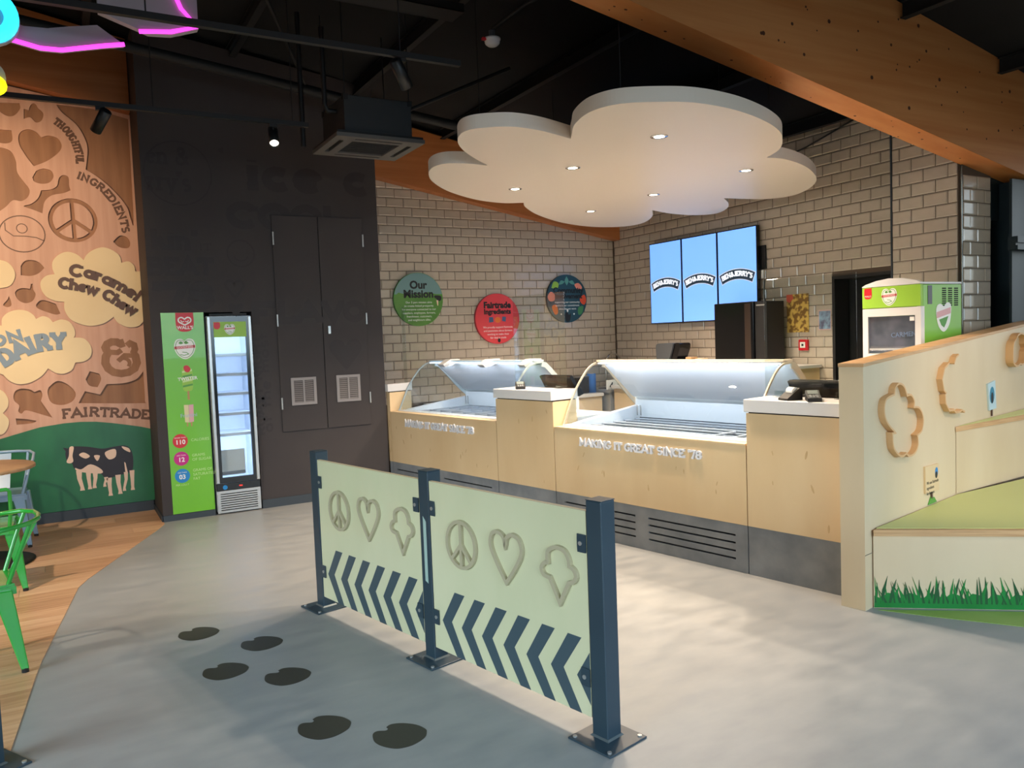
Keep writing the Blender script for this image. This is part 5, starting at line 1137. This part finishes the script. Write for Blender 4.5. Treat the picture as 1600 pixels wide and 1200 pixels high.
def tab(t, x, z, sgn):
    b = MB().plate([(x-.022, z-.036), (x+.022, z-.036), (x+.022, z+.036), (x-.022, z+.036)] if not sgn else smooth_poly([(x-.022*sgn, z-.036, 1), (x+.016*sgn, z-.036), (x+.022*sgn, z-.03), (x+.022*sgn, z+.03), (x+.016*sgn, z+.036), (x-.022*sgn, z+.036, 1)], 3), -.044, -.0385).build('fixing_tab', M_POST, t)
    MB().cyl((x+.004*sgn, -.048, z), .009, .004, 'y', 12).build('bolt', M_SILVER, b)
def bpanel(x0, x1, lab):
    """panel between two posts; y is -.03 at its face"""
    t = thing('queue_barrier', lab, 'barrier panel', (*bloc(0), 0), BA, 'ply barrier panels')
    MB().plate([(x0, .075), (x1, .075), (x1, .905), (x0, .905)], -.036, -.018).build('panel_board', M_BIRCHBAR, t)
    MB().box(x0, x1, -.0362, -.0178, .905, .907).build('panel_edge', M_BIRCHMOULD, t)
    o = x0-.045; ch = 0
    for k in range(8):
        a = o+.217+.150*k
        pts = [(a, .388), (a+.075, .388), (a-.031, .237), (a+.066, .075), (a, .075), (a-.105, .228)]
        if min(p[0] for p in pts) > x1-.005: break
        if max(p[0] for p in pts) > x1:
            # cut at the panel's end
            bm = bmesh.new(); f = bm.faces.new([bm.verts.new((p[0], 0, p[1])) for p in pts])
            bmesh.ops.bisect_plane(bm, geom=bm.verts[:]+bm.edges[:]+bm.faces[:], plane_co=(x1-.002, 0, 0), plane_no=(1, 0, 0), clear_outer=True)
            m = MB()
            for f in bm.faces: m.plate([(v.co.x, v.co.z) for v in f.verts], -.0372, -.0361)
            bm.free(); m.build('chevron', M_CHEVRON, t); continue
        MB().plate(pts, -.0372, -.0361).build('chevron', M_CHEVRON, t)
    # raised peace sign, heart and ice cream outlines
    px, pz = o+.296, .635; w = .017; Y0, Y1 = -.052, -.0361
    m = MB(); ring_poly(m, circ(px, pz, .105, 36, .108), w, Y0, Y1); ring_poly(m, [(px, pz+.1), (px, pz-.1)], w, Y0-.0002, Y1, False)
    ring_poly(m, [(px-.07, pz-.075), (px, pz), (px+.07, pz-.075)], w, Y0-.0001, Y1, False); m.build('peace_motif', M_BIRCHMOULD, t)
    m = MB(); hx = o+.612; ring_poly(m, smooth_poly([(hx, .522, 1), (hx-.055, .595), (hx-.098, .67), (hx-.088, .725), (hx-.05, .742), (hx-.012, .725), (hx, .685, 1), (hx+.012, .725), (hx+.05, .742), (hx+.092, .725), (hx+.104, .67), (hx+.06, .595)], 5), w, Y0, Y1); m.build('heart_motif', M_BIRCHMOULD, t)
    m = MB(); ix = o+.940
    ring_poly(m, smooth_poly([(ix, .508, 1), (ix-.055, .603, 1), (ix-.09, .61), (ix-.102, .635), (ix-.085, .658), (ix-.065, .665, 1), (ix-.062, .71), (ix-.03, .732), (ix, .737), (ix+.035, .728), (ix+.056, .70), (ix+.06, .672, 1), (ix+.085, .66), (ix+.095, .635), (ix+.08, .612), (ix+.055, .603, 1)], 4), w, Y0, Y1); m.build('ice_cream_motif', M_BIRCHMOULD, t)
    for z in (.775, .235): tab(t, x0+.022, z, 1); tab(t, x1-.022, z, -1)
    return t
bpanel(.045, 1.086, 'ply barrier panel between the far and middle posts'); bpanel(1.176, 2.217, 'ply barrier panel between the middle and near posts')
t = thing('label_strip', 'pale narrow strip stuck on the side of the middle barrier post', 'label', (*bloc(1.131), 0), BA)
MB().plate([(-.012, .40), (.012, .39), (.012, .70), (-.012, .725)], -.0412, -.0402).build('strip', mat('strip_pale', (170, 196, 188), .3), t)

# ------------------------------------------------------------------ hoof shaped floor stickers
PRINT = [(-0.09, 0.032), (-0.077, 0.061), (-0.056, 0.069), (-0.025, 0.054), (-0.012, 0.064, 1), (-0.014, 0.08, 1), (0.014, 0.092), (0.057, 0.073), (0.099, 0.028), (0.116, -0.022), (0.112, -0.049), (0.086, -0.088), (0.031, -0.114), (-0.015, -0.115), (-0.049, -0.1), (-0.082, -0.056), (-0.096, -0.01)]
PC = [(0.573, 4.667), (0.84, 4.306), (0.607, 4.042), (0.852, 3.8), (0.854, 3.202), (1.093, 2.958)]
PLAB = ['black hoofprint sticker on the floor furthest from the barrier end post, leftmost of the six', 'black hoofprint sticker second furthest back on the grey floor', 'black hoofprint sticker left of the middle pair on the grey floor', 'black hoofprint sticker right of the middle pair on the grey floor', 'left black hoofprint sticker of the nearest pair on the floor', 'right black hoofprint sticker of the nearest pair on the floor']
pm_ = MB().prism(smooth_poly(PRINT, 4), 0.0004, .0014).mesh('hoofprint', M_PRINTBLACK)
for (x, y), lb in zip(PC, PLAB):
    o = bpy.data.objects.new('hoofprint', pm_); COL.objects.link(o); o.location = (x, y, 0); tag(o, lb, 'floor sticker', 'hoofprint floor stickers')

# ------------------------------------------------------------------ metal chairs and the table at the left edge
def chair(loc, rz, paint, label, arms=True):
    """faces +y; back at -y"""
    t = thing('metal_chair', label, 'chair', loc, rz, 'metal chairs at the round table')
    m = MB(); m.prism(smooth_poly([(-.18, .19), (.18, .19), (.19, .15), (.17, -.18), (.14, -.2), (-.14, -.2), (-.17, -.18), (-.19, .15)], 3), .435, .447)
    m.prism(smooth_poly([(-.185, .195), (.185, .195), (.195, .15), (.175, -.185), (.145, -.205), (-.145, -.205), (-.175, -.185), (-.195, .15)], 3), .395, .4345); m.build('seat', paint, t)
    for sx in (-1, 1):
        for sy in (-1, 1):
            a = Vector((.155*sx, .155*sy, .42)); b = Vector((.215*sx, .215*sy if sy > 0 else -.225, .018)); d = b-a
            lg = MB(); n = 6; v = []
            for k, (p, w) in enumerate(((a, .042), (a+d*.5, .030), (b, .017))):
                v += [(p.x-w, p.y-w, p.z), (p.x+w, p.y-w, p.z), (p.x+w, p.y+w, p.z), (p.x-w, p.y+w, p.z)]
            f = [(i*4+k, i*4+(k+1) % 4, i*4+4+(k+1) % 4, i*4+4+k) for i in range(2) for k in range(4)]+[(3, 2, 1, 0), (8, 9, 10, 11)]
            bm = bmesh.new(); bv = [bm.verts.new(p) for p in v]
            for q in f: bm.faces.new([bv[i] for i in q])
            bmesh.ops.bevel(bm, geom=[e for e in bm.edges], offset=.005, segments=1, affect='EDGES'); lg.bm(bm)
            lo = lg.build('leg', paint, t); MB().cyl((b.x, b.y, 0), .017, .024, 'z', 10).build('rubber_foot', M_RUBBER, lo)
    if arms:
        hoop = [(.24, .13, .66), (.255, .0, .70), (.25, -.16, .735), (.21, -.28, .745), (.11, -.335, .748), (0, -.345, .75), (-.11, -.335, .748), (-.21, -.28, .745), (-.25, -.16, .735), (-.255, 0, .70), (-.24, .13, .66)]
        MB().tube([(.18, .17, .43), (.215, .16, .55)]+hoop+[(-.215, .16, .55), (-.18, .17, .43)], .0125, 10).build('arm_hoop', paint, t)
        for sx in (-1, 1): MB().tube([(.15*sx, -.18, .43), (.18*sx, -.24, .6), (.19*sx, -.296, .745)], .011, 8).build('back_post', paint, t)
    else:
        MB().tube([(.15, -.18, .43), (.165, -.215, .56), (.165, -.245, .69), (.15, -.252, .705), (-.15, -.252, .705), (-.165, -.245, .69), (-.165, -.215, .56), (-.15, -.18, .43)], .0125, 10).build('back_frame', paint, t)
    sl = MB(); yb = -.335 if arms else -.248
    sl.add([(-.05, -.192, .45), (.05, -.192, .45), (.06, yb, .735), (-.06, yb, .735), (-.05, -.197, .45), (.05, -.197, .45), (.06, yb-.005, .735), (-.06, yb-.005, .735)], [(0, 1, 2, 3), (7, 6, 5, 4), (0, 4, 5, 1), (1, 5, 6, 2), (2, 6, 7, 3), (3, 7, 4, 0)]); sl.build('back_splat', paint, t)
    return t
chair((-.49, 4.80, 0.0036), PI/2+.10, M_GREENPAINT, 'bright green metal armchair nearest at the left edge, on the oak floor')
chair((-.52, 6.42, 0.0036), .06, M_GREENPAINT, 'bright green metal chair pushed up to the round table', arms=False)
chair((-.50, 7.83, 0.0036), PI-.08, M_BLUEPAINT, 'pale blue metal armchair on the far side of the round table')
t = thing('round_table', 'round wooden cafe table with black base at the left edge', 'table', (-.66, 7.18, 0.0036))
MB().lathe([(.001, .72), (.44, .72), (.452, .726), (.452, .744), (.445, .75), (.001, .75)], n=48).build('tabletop', M_TABLETOP, t)
MB().lathe([(.40, 0), (.41, .006), (.38, .016), (.06, .03), (.045, .05), (.038, .06)], n=36).build('base', M_BLACKMATT, t)
MB().cyl((0, 0, .06), .035, .655, 'z', 20).build('column', M_BLACKMATT, t)

# ------------------------------------------------------------------ ceiling gear
t = thing('cassette_unit', 'dark ceiling cassette air unit hanging in front of the dark wall', 'air unit', (2.345, 6.36, 3.20), math.radians(0))
cas = holed([(-.37, -.34), (.37, -.34), (.37, .34), (-.37, .34)], [[(-.2, -.2), (.2, -.2), (.2, .2), (-.2, .2)], [(-.2, .25), (.2, .25), (.2, .285), (-.2, .285)], [(-.2, -.285), (.2, -.285), (.2, -.25), (-.2, -.25)], [(-.31, -.2), (-.27, -.2), (-.27, .2), (-.31, .2)], [(.27, -.2), (.31, -.2), (.31, .2), (.27, .2)]], 0, .03)
cas.v = [(x, z, y) for x, y, z in cas.v]; cas.build('fascia', mat('fascia_grey', (92, 90, 88), .5), t)
MB().box(-.36, .36, -.33, .33, .031, .05).build('backing', M_BLACKMATT, t)
MB().box(-.285, .285, -.285, .285, .051, .34, .006).build('body', M_ACGREY, t)
gl = MB()
for i in range(12): gl.box(-.195, .195, -.19+i*.033, -.182+i*.033, .008, .018)
gl.build('intake_grille', M_ACGREY, t)
for x in (-.27, .27):
    for y in (-.27, .27): MB().cyl((x, y, .34), .005, ROOF(2.345+x)-3.54-.03, 'z', 6).box(x-.02, x+.02, y-.02, y+.02, .30, .345).build('hanger', M_CEILSTEEL, t)
MB().tube([(-.29, -.1, .25), (-.36, -.1, .25), (-.38, -.1, .30), (-.38, -.1, .9)], .02, 10).build('pipe', M_BLACKMATT, t)
for y, x0, x1, lab in ((6.25, -1.6, 1.82, 'black lighting track hanging in front of the mural and dark wall'), (4.52, -1.6, 2.30, 'black lighting track crossing the dark ceiling before the air unit')):
    t = thing('lighting_track', lab, 'light track', (0, y, 3.3), 0, 'lighting tracks')
    MB().box(x0, x1, -.018, .018, 0, .034).build('rail', M_BLACKMATT, t)
    for x in ((-.9, .7, 1.7) if y > 5 else (-.9, .5, 1.9)): MB().cyl((x, 0, .034), .004, ROOF(x)-3.334, 'z', 6).build('hanger', M_CEILSTEEL, t)
def track_spot(loc, target, label, energy, on, color=WARM, spot=50, off=(0, 0, 0)):
    """spot head hanging from the track; loc is the joint just under the rail"""
    t = thing('track_spotlight', label, 'spotlight', loc, 0, 'track spotlights')
    MB().box(-.03, .03, -.018, .018, -.025, -.001).cyl((0, 0, -.08), .008, .055, 'z', 8).build('adapter', M_BLACKMATT, t)
    d = (Vector(target)-Vector(loc)).normalized(); q = d.to_track_quat('Z', 'Y').to_matrix()
    h = MB().lathe([(.03, -.09), (.038, -.085), (.038, .09), (.034, .09), (.034, .07), (.002, .07)], n=20)
    h.v = [tuple(q @ Vector(p)+Vector((0, 0, -.095))) for p in h.v]; head = h.build('head', mat('spot_black', (16, 20, 22), .4), t)
    l = MB().lathe([(.001, .0715), (.033, .0715), (.033, .073), (.001, .073)], n=18); l.v = [tuple(q @ Vector(p)+Vector((0, 0, -.095))) for p in l.v]
    l.build('lens', M_LAMP if on else M_GREYPLASTIC, head)
    if on: light('SPOT', 'track_beam', Vector(loc)+Vector((0, 0, -.095))+d*.1, target, energy, color, spot=spot, blend=.8, radius=.03)
track_spot((.36, 6.25, 3.3), (-.9, 8.3, 1.2), 'black track spotlight turned to the mural, its back seen on the left', 110, True)
track_spot((1.545, 6.25, 3.3), (1.42, 5.6, 2.5), 'black track spotlight with lit lens in front of the dark wall', 14, True, spot=70)
track_spot((1.90, 4.52, 3.3), (2.5, 4.9, 2.5), 'grey track spotlight near the smoke detector, unlit', 0, False)
track_spot((-.95, 6.25, 3.3), (-.45, 8.55, 2.6), 'black track spotlight left of the frame lighting the mural', 200, True, (1.0, .72, .46), 80)
t = thing('smoke_detector', 'small white smoke detector on a conduit under the black roof', 'smoke detector', (2.62, 4.66, 3.52))
MB().lathe([(.001, 0), (.03, 0), (.045, .012), (.05, .02), (.05, .035), (.055, .038), (.055, .05), (.001, .05)], n=24).build('body', M_SLAB, t)
MB().cyl((.0, 0, .05), .02, .05, 'z', 12).build('mount', M_GREYPLASTIC, t)
MB().box(-.075, -.05, -.012, .012, .03, .045).build('tag', M_RED, t)
for name, lab, pts, r, m in (('conduit', 'dark conduit running across the black roof to the smoke detector', [(2.62, 4.66, 3.63), (2.66, 4.3, 3.66), (2.76, 3.70, 3.66)], .012, M_CEILSTEEL), ('duct_pipe', 'dark pipe crossing the black ceiling above the dark wall', [(-1.5, 7.3, 4.35), (3.9, 7.3, 3.72)], .045, M_CEILSTEEL), ('drain_pipe', 'black pipe dropping from the roof beside the air unit', [(1.86, 6.55, 4.3), (1.86, 6.55, 3.22)], .02, M_BLACKMATT), ('brace_rod', 'thin dark diagonal brace under the black roof', [(1.2, 5.6, 4.4), (2.0, 6.9, 3.85)], .014, M_CEILSTEEL), ('brace_rod', 'thin dark brace rising from the air unit to the roof', [(2.68, 6.5, 3.55), (3.6, 6.1, 3.95)], .016, M_CEILSTEEL)):
    o = MB().tube(pts, r, 10).build(name, m); tag(o, lab, name.split('_')[-1] if name != 'conduit' else 'conduit')
dl = thing('cable_tray', 'dark cable tray crossing under the black roof above the lighting tracks', 'cable tray', (0, 5.3, 3.95))
MB().box(-1.5, 2.7, -.1, .1, 0, .006).box(-1.5, 2.7, -.1, -.095, 0, .06).box(-1.5, 2.7, .095, .1, 0, .06).build('tray', M_CEILSTEEL, dl)
for x in (-1, .5, 2.0): MB().cyl((x, .0, .006), .004, ROOF(x)-3.96, 'z', 6).build('hanger', M_CEILSTEEL, dl)

# neon letter signs hanging at the upper left
M_NP = mat('neon_pink', (255, 70, 225), .4, emit=1.6); M_NC = mat('neon_cyan', (50, 214, 255), .4, emit=1.5); M_NY = mat('neon_yellow', (255, 250, 20), .4, emit=1.6)
M_NBACK = mat('neon_back_grey', (176, 170, 178), .5)
NEON = lambda x, z: (x, z)
t = thing('neon_sign', 'big grey sign letters edged in glowing pink hanging at the top left', 'neon sign', (0, 5.0, 0), 0)
sh1 = [(-.9, 3.36), (-.6, 3.30), (-.25, 3.285), (-.10, 3.255), (.02, 3.232), (.12, 3.236), (.22, 3.262), (.33, 3.29), (.43, 3.312), (.30, 3.40), (.16, 3.37), (.06, 3.345), (-.05, 3.34), (-.3, 3.40), (-.9, 3.5)]
MB().plate(sh1, -.02, .03).build('letter', M_NBACK, t)
tb = MB().tube([(x, -.028, z+.0) for x, z in sh1[:9]], .0125, 8).build('neon_tube', M_NP, t)
sh2 = [(.50, 3.37), (.62, 3.335), (.83, 3.40), (.80, 3.60), (.66, 3.62), (.45, 3.52), (.33, 3.50)]
MB().plate([(.31, 3.475), (.56, 3.395), (.68, 3.405), (.83, 3.46), (.83, 3.75), (.3, 3.75)], -.02, .03).build('letter', M_NBACK, t)
MB().tube([(.51, -.028, 3.395), (.68, -.028, 3.42), (.825, -.028, 3.47), (.74, -.028, 3.56), (.70, -.028, 3.66)], .0125, 8).build('neon_tube', M_NP, t)
for x in (-.5, .55): MB().cyl((x, .0, 3.4), .004, ROOF(x)-3.4, 'z', 6).build('wire', M_CEILSTEEL, t)
t = thing('neon_letter', 'glowing cyan rounded sign letter in the top left corner', 'neon sign', (-.205, 4.9, 3.335), 0, 'small neon letters')
MB().plate(circ(0, 0, .14, 30), .0, .04).build('letter', M_NBACK, t); MB().tube([(p[0], -.02, p[1]) for p in circ(0, 0, .105, 30)], .035, 10, True).build('neon_tube', M_NC, t)
MB().cyl((0, .02, .13), .004, ROOF(-.2)-3.465, 'z', 6).build('wire', M_CEILSTEEL, t)
t = thing('neon_letter', 'glowing yellow sign letter at the left edge above the mural', 'neon sign', (-.23, 4.9, 2.985), 0, 'small neon letters')
MB().plate(circ(0, .05, .085, 24), .0, .04).build('letter', M_NBACK, t); MB().box(-.165, -.07, .015, .025, .03, .04).build('bracket', M_CEILSTEEL, t); MB().tube([(p[0], -.02, p[1]) for p in circ(0, -.0, .06, 24, .03)], .03, 10, True).build('neon_tube', M_NY, t)
MB().cyl((-.16, .02, .03), .004, ROOF(-.2)-3.015, 'z', 6).build('wire', M_CEILSTEEL, t)
